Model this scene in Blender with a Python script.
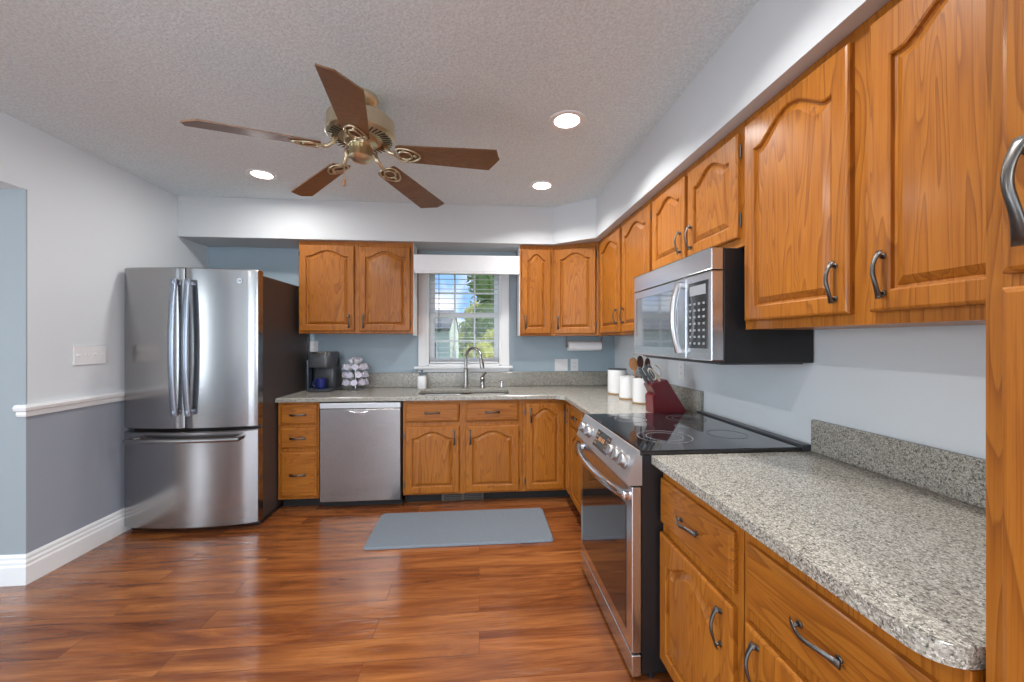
import bpy, bmesh, math, random
from mathutils import Vector, Matrix
random.seed(7)
PI = math.pi
S = bpy.context.scene
C = S.collection
for o in list(bpy.data.objects): bpy.data.objects.remove(o)

# ---------------------------------------------------------------- camera
cam = bpy.data.cameras.new('camera'); camo = bpy.data.objects.new('camera', cam); C.objects.link(camo)
camo.location = (0, 0, 1.294); camo.rotation_euler = (PI/2, 0, -0.0868)
cam.sensor_width = 36; cam.lens = 392.4*36/1024; cam.shift_x = -1.4/1024; cam.shift_y = -0.6/1024
cam.clip_start = 0.02; cam.clip_end = 300
S.camera = camo
# ---------------------------------------------------------------- exposure
S.view_settings.view_transform = 'Standard'; S.view_settings.look = 'None'
S.view_settings.exposure = 0.12; S.view_settings.gamma = 1.0
S.view_settings.use_curve_mapping = False
# ---------------------------------------------------------------- world: blue sky with white clouds
W = bpy.data.worlds.new('sky'); S.world = W; W.use_nodes = True
nt = W.node_tree; nt.nodes.clear()
wo = nt.nodes.new('ShaderNodeOutputWorld'); bg = nt.nodes.new('ShaderNodeBackground')
tc = nt.nodes.new('ShaderNodeTexCoord'); nz = nt.nodes.new('ShaderNodeTexNoise'); cr = nt.nodes.new('ShaderNodeValToRGB')
nz.inputs['Scale'].default_value = 7; nz.inputs['Detail'].default_value = 6
cr.color_ramp.elements[0].position = .42; cr.color_ramp.elements[0].color = (.26, .50, .95, 1)
cr.color_ramp.elements[1].position = .60; cr.color_ramp.elements[1].color = (1, 1, 1, 1)
nt.links.new(tc.outputs['Generated'], nz.inputs['Vector']); nt.links.new(nz.outputs['Fac'], cr.inputs['Fac'])
nt.links.new(cr.outputs['Color'], bg.inputs['Color']); bg.inputs['Strength'].default_value = 1.25
nt.links.new(bg.outputs['Background'], wo.inputs['Surface'])
# ---------------------------------------------------------------- sun (lights the garden; comes from behind the right of the house)
def lamp(name, kind, loc, rot, energy, color=(1, 1, 1), **k):
    l = bpy.data.lights.new(name, kind); l.energy = energy; l.color = color
    for a, b in k.items(): setattr(l, a, b)
    o = bpy.data.objects.new(name, l); o.location = loc; o.rotation_euler = rot; C.objects.link(o); return o
sun = lamp('sun', 'SUN', (6, -4, 9), (0, 0, 0), 3.0, (1, .95, .86), angle=.01)
sun.rotation_euler = Vector((-.75, .22, -.62)).to_track_quat('-Z', 'Y').to_euler()
# daylight through the rear glazed openings; the far-left and side lamps are added fill
lamp('patio_door_daylight', 'AREA', (-.75, -2.52, 1.15), (PI/2, 0, 0), 46, (.84, .93, 1), shape='RECTANGLE', size=2.3, size_y=2.0)
lamp('dining_window_daylight', 'AREA', (-4.75, -2.52, 1.35), (PI/2, 0, 0), 26, (.84, .93, 1), shape='RECTANGLE', size=.8, size_y=1.7)
lamp('far_left_fill', 'AREA', (-6.32, .6, 1.3), (PI/2, 0, -PI/2), 110, (.84, .93, 1), shape='RECTANGLE', size=2.2, size_y=1.6)  # unseen source, added to brighten the right wall and counter

lamp('side_fill', 'AREA', (1.24, -1.35, 1.45), (PI/2, 0, PI/2), 60, (.84, .93, 1), shape='RECTANGLE', size=1.4, size_y=1.2)  # unseen source, added to brighten the left wall and fridge
# ================================================================ helpers
def link(o): C.objects.link(o); return o
def wpos(o):
    p = Vector((0, 0, 0))
    while o is not None: p = p + o.location; o = o.parent
    return p
def thing(name, label, cat, loc=(0, 0, 0), group=None):
    o = bpy.data.objects.new(name, None); o.empty_display_size = .05; link(o); o.location = loc
    o['label'] = label; o['category'] = cat
    if group: o['group'] = group
    return o
def tag(o, label, cat, group=None):
    o['label'] = label; o['category'] = cat
    if group: o['group'] = group
    return o
def obj(name, bm, mat, parent=None, label=None, smooth=False, loc=None):
    """links the bmesh (world coordinates) as ONE mesh object"""
    bmesh.ops.recalc_face_normals(bm, faces=bm.faces)
    me = bpy.data.meshes.new(name)
    off = wpos(parent) if parent is not None else Vector(loc or (0, 0, 0))
    bm.transform(Matrix.Translation(-off)); bm.to_mesh(me); bm.free()
    for m in (mat if isinstance(mat, (list, tuple)) else [mat]): me.materials.append(m)
    if smooth:
        me.polygons.foreach_set('use_smooth', [True]*len(me.polygons))
        try: me.set_sharp_from_angle(angle=math.radians(38))
        except Exception: pass
    o = bpy.data.objects.new(name, me)
    if parent is not None: o.parent = parent
    else: o.location = off
    if label: o['label'] = label
    return link(o)
def struct(name, bm, mat, parent=None, smooth=False):
    o = obj(name, bm, mat, parent, smooth=smooth)
    if parent is None: o['kind'] = 'structure'
    return o
def B(): return bmesh.new()
def box(bm, x0, x1, y0, y1, z0, z1, bev=0, seg=2, mi=0):
    r = bmesh.ops.create_cube(bm, size=1)
    vs = r['verts']
    for v in vs:
        v.co = Vector((x0+(v.co.x+.5)*(x1-x0), y0+(v.co.y+.5)*(y1-y0), z0+(v.co.z+.5)*(z1-z0)))
    fs = {f for v in vs for f in v.link_faces}
    for f in fs: f.material_index = mi
    if bev:
        es = list({e for v in vs for e in v.link_edges})
        bmesh.ops.bevel(bm, geom=es, offset=bev, segments=seg, affect='EDGES', profile=.5, clamp_overlap=True)
    return vs
def frame_for(d, up=Vector((0, 0, 1))):
    d = d.normalized()
    if abs(d.dot(up)) > .98: up = Vector((1, 0, 0))
    a = d.cross(up).normalized(); return a, a.cross(d).normalized()
def tube(bm, pts, r, n=10, cap=True, closed=False, flat=1.0, up=Vector((0, 0, 1))):
    pts = [Vector(p) for p in pts]; N = len(pts); rings = []
    for i, p in enumerate(pts):
        if closed: d = pts[(i+1) % N]-pts[i-1]
        else: d = pts[min(i+1, N-1)]-pts[max(i-1, 0)]
        a, b = frame_for(d, up)
        rr = r[i] if isinstance(r, (list, tuple)) else r
        rings.append([bm.verts.new(p+a*math.cos(2*PI*k/n)*rr+b*math.sin(2*PI*k/n)*rr*flat) for k in range(n)])
    M = N if closed else N-1
    for i in range(M):
        A, Bq = rings[i], rings[(i+1) % N]
        for k in range(n): bm.faces.new((A[k], A[(k+1) % n], Bq[(k+1) % n], Bq[k]))
    if cap and not closed: bm.faces.new(rings[0][::-1]); bm.faces.new(rings[-1])
def cyl(bm, a, b, r, n=20, r2=None):
    tube(bm, [a, b], [r, r if r2 is None else r2], n)
def lathe(bm, prof, c, n=32, mi=0):
    """prof: (r,z) pairs about a vertical axis at c=(x,y,z)"""
    rings = []
    for r, z in prof:
        if r < 1e-6: rings.append([bm.verts.new((c[0], c[1], c[2]+z))])
        else: rings.append([bm.verts.new((c[0]+r*math.cos(2*PI*k/n), c[1]+r*math.sin(2*PI*k/n), c[2]+z)) for k in range(n)])
    for A, Q in zip(rings, rings[1:]):
        for k in range(n):
            if len(A) == 1 and len(Q) == 1: continue
            if len(A) == 1: f = bm.faces.new((A[0], Q[k], Q[(k+1) % n]))
            elif len(Q) == 1: f = bm.faces.new((A[k], A[(k+1) % n], Q[0]))
            else: f = bm.faces.new((A[k], A[(k+1) % n], Q[(k+1) % n], Q[k]))
            f.material_index = mi
def prism(bm, poly, vec, mi=0):
    """poly: 3D points of a planar outline, extruded along vec"""
    v = Vector(vec); a = [bm.verts.new(Vector(p)) for p in poly]; b = [bm.verts.new(Vector(p)+v) for p in poly]
    n = len(a); fs = [bm.faces.new(a), bm.faces.new(b[::-1])]
    for i in range(n): fs.append(bm.faces.new((a[i], b[i], b[(i+1) % n], a[(i+1) % n])))
    for f in fs: f.material_index = mi
    return fs
class Frame:
    """a facade: u runs to the right seen from the room, n points out into the room"""
    def __init__(s, O, U, N): s.O = Vector(O); s.U = Vector(U).normalized(); s.N = Vector(N).normalized()
    def p(s, u, z, w=0): q = s.O+s.U*u+s.N*w; return Vector((q.x, q.y, q.z+z))
BACK = lambda y: Frame((0, y, 0), (1, 0, 0), (0, -1, 0))
RIGHT = lambda x: Frame((x, 0, 0), (0, -1, 0), (-1, 0, 0))     # u = -Y
def fbox(bm, F, u0, u1, z0, z1, w0, w1, bev=0, seg=2, mi=0):
    r = bmesh.ops.create_cube(bm, size=1); vs = r['verts']
    for v in vs: v.co = F.p(u0+(v.co.x+.5)*(u1-u0), z0+(v.co.z+.5)*(z1-z0), w0+(v.co.y+.5)*(w1-w0))
    for f in {f for v in vs for f in v.link_faces}: f.material_index = mi
    if bev:
        bmesh.ops.bevel(bm, geom=list({e for v in vs for e in v.link_edges}), offset=bev, segments=seg, affect='EDGES', profile=.5, clamp_overlap=True)
def ring_bridge(bm, A, Bq):
    n = len(A)
    for i in range(n): bm.faces.new((A[i], A[(i+1) % n], Bq[(i+1) % n], Bq[i]))

# ================================================================ materials
def mat(name): m = bpy.data.materials.new(name); m.use_nodes = True; return m, m.node_tree, m.node_tree.nodes['Principled BSDF']
def plain(name, col, rough=.5, metal=0, coat=0, emis=None, es=0, spec=.5, noise=0, nscale=20, bump=0, bscale=200):
    m, t, p = mat(name)
    p.inputs['Base Color'].default_value = (*col, 1); p.inputs['Roughness'].default_value = rough
    p.inputs['Metallic'].default_value = metal; p.inputs['Coat Weight'].default_value = coat
    p.inputs['Specular IOR Level'].default_value = spec
    if emis: p.inputs['Emission Color'].default_value = (*emis, 1); p.inputs['Emission Strength'].default_value = es
    g = None
    if noise or bump: g = t.nodes.new('ShaderNodeNewGeometry')
    if noise:
        n = t.nodes.new('ShaderNodeTexNoise'); n.inputs['Scale'].default_value = nscale; n.inputs['Detail'].default_value = 4
        t.links.new(g.outputs['Position'], n.inputs['Vector'])
        mx = t.nodes.new('ShaderNodeMix'); mx.data_type = 'RGBA'
        mx.inputs[6].default_value = (*[c*(1-noise) for c in col], 1); mx.inputs[7].default_value = (*[min(1, c*(1+noise)) for c in col], 1)
        t.links.new(n.outputs['Fac'], mx.inputs[0]); t.links.new(mx.outputs[2], p.inputs['Base Color'])
    if bump:
        n = t.nodes.new('ShaderNodeTexNoise'); n.inputs['Scale'].default_value = bscale; n.inputs['Detail'].default_value = 3
        t.links.new(g.outputs['Position'], n.inputs['Vector'])
        b = t.nodes.new('ShaderNodeBump'); b.inputs['Strength'].default_value = bump; b.inputs['Distance'].default_value = .003
        t.links.new(n.outputs['Fac'], b.inputs['Height']); t.links.new(b.outputs['Normal'], p.inputs['Normal'])
    return m
def ramp(t, stops):
    r = t.nodes.new('ShaderNodeValToRGB'); e = r.color_ramp.elements
    while len(e) < len(stops): e.new(.5)
    for k, (pos, col) in enumerate(stops): e[k].position = pos; e[k].color = (*col, 1)
    return r
def mixc(t, fac, a, b, mode='MIX'):
    m = t.nodes.new('ShaderNodeMix'); m.data_type = 'RGBA'; m.blend_type = mode
    for s, v in ((0, fac), (6, a), (7, b)):
        if isinstance(v, (int, float)): m.inputs[s].default_value = v
        elif isinstance(v, tuple): m.inputs[s].default_value = (*v, 1)
        else: t.links.new(v, m.inputs[s])
    return m.outputs[2]
def mapping(t, src, scale, loc=None, rot=None):
    m = t.nodes.new('ShaderNodeMapping'); m.inputs['Scale'].default_value = scale
    if rot: m.inputs['Rotation'].default_value = rot
    t.links.new(src, m.inputs['Vector'])
    return m
def wood(name, axis, dark, mid, light, rough=.32, coat=.35, k=1.0):
    """oak-like grain running along axis ('x','y','z'); each object gets its own cut of the board"""
    m, t, p = mat(name)
    g = t.nodes.new('ShaderNodeNewGeometry'); oi = t.nodes.new('ShaderNodeObjectInfo')
    ad = t.nodes.new('ShaderNodeVectorMath'); ad.operation = 'MULTIPLY_ADD'
    cb = t.nodes.new('ShaderNodeCombineXYZ')
    for i in range(3): t.links.new(oi.outputs['Random'], cb.inputs[i])
    t.links.new(cb.outputs[0], ad.inputs[0]); ad.inputs[1].default_value = (37, 23, 51); t.links.new(g.outputs['Position'], ad.inputs[2])
    def sc(a, c): return tuple(c if q == axis else a for q in 'xyz')
    m1 = mapping(t, ad.outputs[0], sc(9*k, .9*k)); n1 = t.nodes.new('ShaderNodeTexNoise'); n1.inputs['Scale'].default_value = 1; n1.inputs['Detail'].default_value = 2; n1.inputs['Distortion'].default_value = .6
    t.links.new(m1.outputs[0], n1.inputs['Vector'])
    # growth rings: banding of the low-frequency field
    mu = t.nodes.new('ShaderNodeMath'); mu.operation = 'MULTIPLY'; mu.inputs[1].default_value = 16; t.links.new(n1.outputs['Fac'], mu.inputs[0])
    fr = t.nodes.new('ShaderNodeMath'); fr.operation = 'FRACT'; t.links.new(mu.outputs[0], fr.inputs[0])
    m2 = mapping(t, ad.outputs[0], sc(420*k, 7*k)); n2 = t.nodes.new('ShaderNodeTexNoise'); n2.inputs['Scale'].default_value = 1; n2.inputs['Detail'].default_value = 3
    t.links.new(m2.outputs[0], n2.inputs['Vector'])
    m3 = mapping(t, ad.outputs[0], sc(3, .6)); n3 = t.nodes.new('ShaderNodeTexNoise'); n3.inputs['Scale'].default_value = 1
    t.links.new(m3.outputs[0], n3.inputs['Vector'])
    r1 = ramp(t, [(0, light), (.62, mid), (.93, dark), (1, light)]); t.links.new(fr.outputs[0], r1.inputs['Fac'])
    r2 = ramp(t, [(.34, (.62, .52, .44)), (.48, (1, 1, 1))]); t.links.new(n2.outputs['Fac'], r2.inputs['Fac'])
    c1 = mixc(t, .5, mid, r1.outputs['Color'])
    c = mixc(t, .5, c1, r2.outputs['Color'], 'MULTIPLY')
    r3 = ramp(t, [(.3, (.84, .80, .76)), (.7, (1.0, 1.0, 1.0))]); t.links.new(n3.outputs['Fac'], r3.inputs['Fac'])
    c = mixc(t, 1.0, c, r3.outputs['Color'], 'MULTIPLY')
    t.links.new(c, p.inputs['Base Color'])
    p.inputs['Roughness'].default_value = rough+.12; p.inputs['Specular IOR Level'].default_value = .25; p.inputs['Coat Weight'].default_value = coat*.8; p.inputs['Coat Roughness'].default_value = .2
    b = t.nodes.new('ShaderNodeBump'); b.inputs['Strength'].default_value = .10; b.inputs['Distance'].default_value = .001
    t.links.new(n2.outputs['Fac'], b.inputs['Height']); t.links.new(b.outputs['Normal'], p.inputs['Normal'])
    return m
OAK = ((.165, .046, .005), (.38, .127, .012), (.47, .180, .021))
oak = wood('honey_oak_vertical', 'z', *OAK); oakx = wood('honey_oak_across', 'x', *OAK); oaky = wood('honey_oak_along_y', 'y', *OAK)
fanwood = wood('fan_blade_oak', 'x', (.13, .066, .032), (.20, .105, .053), (.26, .145, .078), rough=.3, coat=.25)
blockred = plain('cherry_red_wood', (.16, .012, .018), .35, coat=.4, noise=.25, nscale=40)

def floor_mat():
    m, t, p = mat('hand_scraped_plank_floor')
    g = t.nodes.new('ShaderNodeNewGeometry')
    br = t.nodes.new('ShaderNodeTexBrick'); br.offset = .37; br.squash = 1
    br.inputs['Scale'].default_value = 1; br.inputs['Brick Width'].default_value = 1.25; br.inputs['Row Height'].default_value = .125
    br.inputs['Mortar Size'].default_value = .0010; br.inputs['Mortar Smooth'].default_value = .2
    br.inputs['Color1'].default_value = (0, 0, 0, 1); br.inputs['Color2'].default_value = (1, 1, 1, 1); br.inputs['Mortar'].default_value = (.5, .5, .5, 1)
    t.links.new(g.outputs['Position'], br.inputs['Vector'])
    sp = t.nodes.new('ShaderNodeSeparateColor'); t.links.new(br.outputs['Color'], sp.inputs[0])
    cb = t.nodes.new('ShaderNodeCombineXYZ')
    mu = t.nodes.new('ShaderNodeMath'); mu.operation = 'MULTIPLY'; mu.inputs[1].default_value = 37; t.links.new(sp.outputs[0], mu.inputs[0])
    t.links.new(mu.outputs[0], cb.inputs[0]); t.links.new(mu.outputs[0], cb.inputs[2])
    ad = t.nodes.new('ShaderNodeVectorMath'); ad.operation = 'ADD'; t.links.new(g.outputs['Position'], ad.inputs[0]); t.links.new(cb.outputs[0], ad.inputs[1])
    m1 = mapping(t, ad.outputs[0], (1.1, 8.5, 1)); n1 = t.nodes.new('ShaderNodeTexNoise'); n1.inputs['Scale'].default_value = 1; n1.inputs['Detail'].default_value = 6; n1.inputs['Roughness'].default_value = .62; n1.inputs['Distortion'].default_value = 1.1
    t.links.new(m1.outputs[0], n1.inputs['Vector'])
    r1 = ramp(t, [(.26, (.085, .024, .010)), (.42, (.185, .056, .017)), (.56, (.29, .100, .028)), (.74, (.44, .175, .052))])
    t.links.new(n1.outputs['Fac'], r1.inputs['Fac'])
    m2 = mapping(t, ad.outputs[0], (6, 170, 1)); n2 = t.nodes.new('ShaderNodeTexNoise'); n2.inputs['Scale'].default_value = 1; n2.inputs['Detail'].default_value = 4
    t.links.new(m2.outputs[0], n2.inputs['Vector'])
    r2 = ramp(t, [(.33, (.70, .62, .56)), (.52, (1, 1, 1))]); t.links.new(n2.outputs['Fac'], r2.inputs['Fac'])
    c = mixc(t, .6, r1.outputs['Color'], r2.outputs['Color'], 'MULTIPLY')
    tone = ramp(t, [(0, (.80, .74, .70)), (.5, (1, 1, 1)), (1, (1.0, .94, .86))]); t.links.new(sp.outputs[0], tone.inputs['Fac'])
    c = mixc(t, 1.0, c, tone.outputs['Color'], 'MULTIPLY')
    c = mixc(t, br.outputs['Fac'], c, (.10, .03, .010))
    t.links.new(c, p.inputs['Base Color'])
    p.inputs['Roughness'].default_value = .24; p.inputs['Coat Weight'].default_value = .6; p.inputs['Coat Roughness'].default_value = .09
    # scraped ripples across the boards
    m3 = mapping(t, g.outputs['Position'], (7, 38, 1)); n3 = t.nodes.new('ShaderNodeTexNoise'); n3.inputs['Scale'].default_value = 1; n3.inputs['Detail'].default_value = 2
    t.links.new(m3.outputs[0], n3.inputs['Vector'])
    b = t.nodes.new('ShaderNodeBump'); b.inputs['Strength'].default_value = .22; b.inputs['Distance'].default_value = .012
    t.links.new(n3.outputs['Fac'], b.inputs['Height'])
    b2 = t.nodes.new('ShaderNodeBump'); b2.inputs['Strength'].default_value = .4; b2.inputs['Distance'].default_value = .002; b2.invert = True
    t.links.new(br.outputs['Fac'], b2.inputs['Height']); t.links.new(b.outputs['Normal'], b2.inputs['Normal'])
    t.links.new(b2.outputs['Normal'], p.inputs['Normal']); t.links.new(b2.outputs['Normal'], p.inputs['Coat Normal'])
    return m
def granite_mat():
    m, t, p = mat('speckled_grey_quartz')
    g = t.nodes.new('ShaderNodeNewGeometry')
    n1 = t.nodes.new('ShaderNodeTexNoise'); n1.inputs['Scale'].default_value = 125; n1.inputs['Detail'].default_value = 3; n1.inputs['Roughness'].default_value = .6
    n2 = t.nodes.new('ShaderNodeTexNoise'); n2.inputs['Scale'].default_value = 260; n2.inputs['Detail'].default_value = 2
    v = t.nodes.new('ShaderNodeTexVoronoi'); v.inputs['Scale'].default_value = 260
    for n in (n1, n2, v): t.links.new(g.outputs['Position'], n.inputs['Vector'])
    r0 = ramp(t, [(.2, (.18, .17, .145)), (.5, (.31, .295, .25)), (.8, (.43, .415, .365))]); t.links.new(v.outputs['Color'], r0.inputs['Fac'])
    r1 = ramp(t, [(.37, (.06, .065, .08)), (.43, (1, 1, 1))]); t.links.new(n1.outputs['Fac'], r1.inputs['Fac'])
    c = mixc(t, .7, r0.outputs['Color'], r1.outputs['Color'], 'MULTIPLY')
    r2 = ramp(t, [(.60, (0, 0, 0)), (.66, (1, 1, 1))]); t.links.new(n2.outputs['Fac'], r2.inputs['Fac'])
    c = mixc(t, r2.outputs['Color'], c, (.62, .61, .57))
    t.links.new(c, p.inputs['Base Color']); p.inputs['Roughness'].default_value = .22; p.inputs['Specular IOR Level'].default_value = .6
    return m
def steel_mat(name, col=(.56, .56, .57), rough=.28, axis='z', streak=.12):
    m, t, p = mat(name)
    g = t.nodes.new('ShaderNodeNewGeometry')
    mp = mapping(t, g.outputs['Position'], tuple(3 if q == axis else 350 for q in 'xyz')); n = t.nodes.new('ShaderNodeTexNoise'); n.inputs['Scale'].default_value = 1; n.inputs['Detail'].default_value = 3
    t.links.new(mp.outputs[0], n.inputs['Vector'])
    c = mixc(t, n.outputs['Fac'], tuple(x*(1-streak) for x in col), tuple(x*(1+streak) for x in col)); t.links.new(c, p.inputs['Base Color'])
    p.inputs['Metallic'].default_value = 1; p.inputs['Roughness'].default_value = rough
    b = t.nodes.new('ShaderNodeBump'); b.inputs['Strength'].default_value = .03; b.inputs['Distance'].default_value = .001
    t.links.new(n.outputs['Fac'], b.inputs['Height']); t.links.new(b.outputs['Normal'], p.inputs['Normal'])
    return m
def ceiling_mat():
    m, t, p = mat('popcorn_ceiling')
    g = t.nodes.new('ShaderNodeNewGeometry')
    n = t.nodes.new('ShaderNodeTexNoise'); n.inputs['Scale'].default_value = 95; n.inputs['Detail'].default_value = 4; n.inputs['Roughness'].default_value = .7
    t.links.new(g.outputs['Position'], n.inputs['Vector'])
    r = ramp(t, [(.35, (.62, .69, .72)), (.62, (.77, .86, .89))]); t.links.new(n.outputs['Fac'], r.inputs['Fac']); t.links.new(r.outputs['Color'], p.inputs['Base Color'])
    p.inputs['Roughness'].default_value = .95; p.inputs['Specular IOR Level'].default_value = .1
    b = t.nodes.new('ShaderNodeBump'); b.inputs['Strength'].default_value = .6; b.inputs['Distance'].default_value = .006
    t.links.new(n.outputs['Fac'], b.inputs['Height']); t.links.new(b.outputs['Normal'], p.inputs['Normal'])
    return m
def glass_mat(name, tint=(1, 1, 1), gloss=.07):
    m, t, p = mat(name); t.nodes.remove(p)
    out = [n for n in t.nodes if n.type == 'OUTPUT_MATERIAL'][0]
    a = t.nodes.new('ShaderNodeBsdfTransparent'); a.inputs[0].default_value = (*tint, 1)
    b = t.nodes.new('ShaderNodeBsdfGlossy'); b.inputs['Roughness'].default_value = .02
    x = t.nodes.new('ShaderNodeMixShader'); x.inputs[0].default_value = gloss
    t.links.new(a.outputs[0], x.inputs[1]); t.links.new(b.outputs[0], x.inputs[2]); t.links.new(x.outputs[0], out.inputs[0])
    return m
M = dict(
    floor=floor_mat(), granite=granite_mat(), ceiling=ceiling_mat(),
    wall=plain('pale_grey_paint', (.68, .725, .755), .75, spec=.25, bump=.05, bscale=300),
    wall_low=plain('slate_grey_paint', (.30, .33, .385), .6, spec=.3, bump=.05, bscale=300),
    wall_shaded=plain('pale_grey_paint_shaded', (.37, .465, .53), .6, spec=.3, bump=.05, bscale=300),  # same wall paint, with the back wall's shade put into the colour
    soffit=plain('soffit_paint', (.60, .625, .64), .8, spec=.2, bump=.05, bscale=300),
    trim=plain('white_trim_paint', (.80, .82, .83), .4, noise=.02),
    steel=steel_mat('brushed_stainless', axis='z'), steelx=steel_mat('brushed_stainless_across', (.34, .33, .325), .26, 'x'), steely=steel_mat('brushed_stainless_along_y', (.70, .72, .75), .25, 'y'),
    fridge=steel_mat('fridge_stainless', (.37, .365, .365), .2, 'x', .06),
    handle=steel_mat('pewter_pull', (.13, .125, .12), .36, 'z', .3),
    chrome=plain('polished_chrome', (.75, .75, .77), .1, 1), nickel=plain('brushed_nickel', (.42, .40, .38), .25, 1),
    black=plain('black_plastic', (.012, .012, .014), .35, noise=.1), blackmat=plain('matte_black_toe_kick', (.012, .012, .013), .7, noise=.1),
    bodygrey=plain('dark_grey_cabinet_metal', (.085, .068, .062), .45, .3, noise=.1),
    ceran=plain('black_ceramic_glass', (.012, .012, .014), .06, coat=.5, noise=.1), burner=plain('burner_ring_print', (.20, .20, .215), .2, noise=.1),
    ovenglass=plain('dark_oven_glass', (.02, .014, .011), .05, coat=.6, noise=.1),
    mwglass=plain('mirrored_microwave_glass', (.30, .32, .34), .06, .75, noise=.05),
    barhandle=plain('satin_blue_grey_handle', (.30, .34, .40), .3, 1, noise=.05), knob=plain('satin_knob_metal', (.34, .33, .33), .38, 1, noise=.1), panel=plain('satin_panel_steel', (.66, .68, .71), .38, 1, noise=.04),
    brass=plain('antique_brass', (.68, .60, .42), .28, 1, noise=.12, nscale=8), bronze=plain('dark_bronze_vent', (.15, .13, .11), .4, .5, noise=.2),
    white=plain('white_plastic', (.78, .79, .80), .35, noise=.01), paper=plain('paper_towel', (.85, .86, .88), .9, noise=.02),
    ceramic=plain('white_ceramic', (.78, .78, .77), .2, coat=.3, noise=.02), tan=plain('tan_wood_base', (.42, .25, .11), .5, noise=.15),
    mat=plain('woven_blue_grey_mat', (.155, .185, .22), .75, noise=.35, nscale=160, bump=.6, bscale=400),
    slate=plain('dark_grey_plastic', (.055, .06, .068), .3, noise=.1), navy=plain('cobalt_blue_glaze', (.012, .02, .16), .15, noise=.1),
    smoke=plain('smoky_water_tank', (.045, .06, .085), .1, coat=.4), podwhite=plain('white_pod_cup', (.75, .76, .80), .4), podlid=plain('pod_foil_lid', (.50, .48, .60), .3, noise=.5, nscale=120),
    spoon=plain('wooden_spoon', (.36, .17, .07), .5, noise=.2), dkspoon=plain('dark_wood_utensil', (.08, .03, .018), .45, noise=.2),
    knife=plain('grey_knife_handle', (.10, .11, .12), .35, noise=.1), bone=plain('beige_shears_handle', (.55, .50, .42), .4),
    soapblue=plain('blue_grey_cap', (.10, .16, .22), .3), blind=plain('white_blind_slats', (.82, .84, .86), .45, noise=.02),
    led=plain('recessed_lamp_lens', (1, 1, 1), .5, emis=(1, .97, .93), es=9), glass=glass_mat('window_glass', gloss=.02),
    grass=plain('lawn', (.10, .22, .04), .9, noise=.4, nscale=3), leaf=plain('sunlit_leaves', (.17, .24, .05), .55, noise=.5, nscale=2.2), leaf2=plain('yellow_green_leaves', (.46, .46, .07), .55, noise=.45, nscale=2.6),
    bark=plain('bark', (.10, .07, .05), .9, noise=.4), siding=plain('pale_green_siding', (.60, .68, .64), .7, noise=.04), roof=plain('grey_shingle', (.16, .16, .17), .9, noise=.3, nscale=30),
    display=plain('control_display', (.02, .02, .022), .08, coat=.5), print=plain('pale_button_print', (.28, .30, .32), .4), amber=plain('amber_display_digits', (.3, .12, .04), .4, emis=(1, .45, .2), es=.25),
    curtain=plain('white_sheer_curtain', (.8, .8, .78), .9))

# ================================================================ room shell
XR, XL, D, ZC = 1.315, -2.408, 3.725, 2.45
YR, XH = -2.6, -6.4                     # rear wall, far side of the next room
YO = 2.31                               # far jamb of the opening on the left
bm = B(); box(bm, XH-.1, XR+.1, YR-.1, D+.12, -.1, 0); struct('floor', bm, M['floor'])
bm = B(); box(bm, XH-.1, XR+.1, YR-.1, D+.12, ZC, ZC+.12); struct('ceiling', bm, M['ceiling'])
WX0, WX1, WZ0, WZ1 = -.475, .195, 1.065, 1.99      # kitchen window opening
bm = B()
box(bm, XL-.1, WX0, D, D+.14, 0, ZC); box(bm, WX1, XR+.1, D, D+.14, 0, ZC)
box(bm, WX0, WX1, D, D+.14, 0, WZ0); box(bm, WX0, WX1, D, D+.14, WZ1, ZC); struct('wall_back', bm, M['wall_shaded'])
bm = B(); box(bm, XR, XR+.1, -.6, D, 0, ZC); box(bm, XR, XR+.1, YR, -2.1, 0, ZC); box(bm, XR, XR+.1, -2.1, -.6, 0, .8); box(bm, XR, XR+.1, -2.1, -.6, 2.1, ZC); struct('wall_right', bm, M['wall'])
bm = B()
for a, b in ((-2.1, -2.05), (-.65, -.6)): box(bm, XR+.03, XR+.08, a, b, .8, 2.1)
for a, b in ((.8, .85), (1.42, 1.47), (2.05, 2.1)): box(bm, XR+.031, XR+.079, -2.049, -.651, a, b)
w4 = struct('added_window_4', bm, M['trim']); bm = B(); box(bm, XR+.052, XR+.058, -2.05, -.65, .85, 2.05); obj('pane', bm, M['glass'], w4)  # unseen window, added to go with the side fill lamp
# left wall: painted pale above the chair rail, slate grey below
bm = B()
box(bm, XL-.13, XL, YO+.006, D, .92, ZC); box(bm, XL-.13, XL, -.4, YO+.006, 2.10, ZC)
box(bm, XL-.13, XL, YR, -.4, .92, ZC); lw = struct('wall_left', bm, M['wall'])
bm = B(); box(bm, XL-.13, XL, YO+.006, D, 0, .92); box(bm, XL-.13, XL, YR, -.4, 0, .92); struct('wall_left_lower', bm, M['wall_low'], lw)
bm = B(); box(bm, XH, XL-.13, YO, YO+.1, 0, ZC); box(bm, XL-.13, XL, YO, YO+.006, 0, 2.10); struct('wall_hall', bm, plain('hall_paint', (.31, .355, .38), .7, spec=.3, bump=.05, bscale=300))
bm = B(); box(bm, XH-.1, XH, YR, -.55, 0, ZC); box(bm, XH-.1, XH, 1.75, YO+.1, 0, ZC); box(bm, XH-.1, XH, -.55, 1.75, 0, .45); box(bm, XH-.1, XH, -.55, 1.75, 2.15, ZC); struct('wall_far_left', bm, M['wall'])
bm = B()
for a, b, c, d in ((XH, -5.2, 0, ZC), (-5.2, -4.3, 0, .45), (-5.2, -4.3, 2.25, ZC), (-4.3, -1.95, 0, ZC), (-1.95, .45, 2.2, ZC), (.45, XR+.1, 0, ZC)):
    box(bm, a, b, YR-.1, YR, c, d)
struct('wall_rear', bm, M['wall'])
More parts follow.
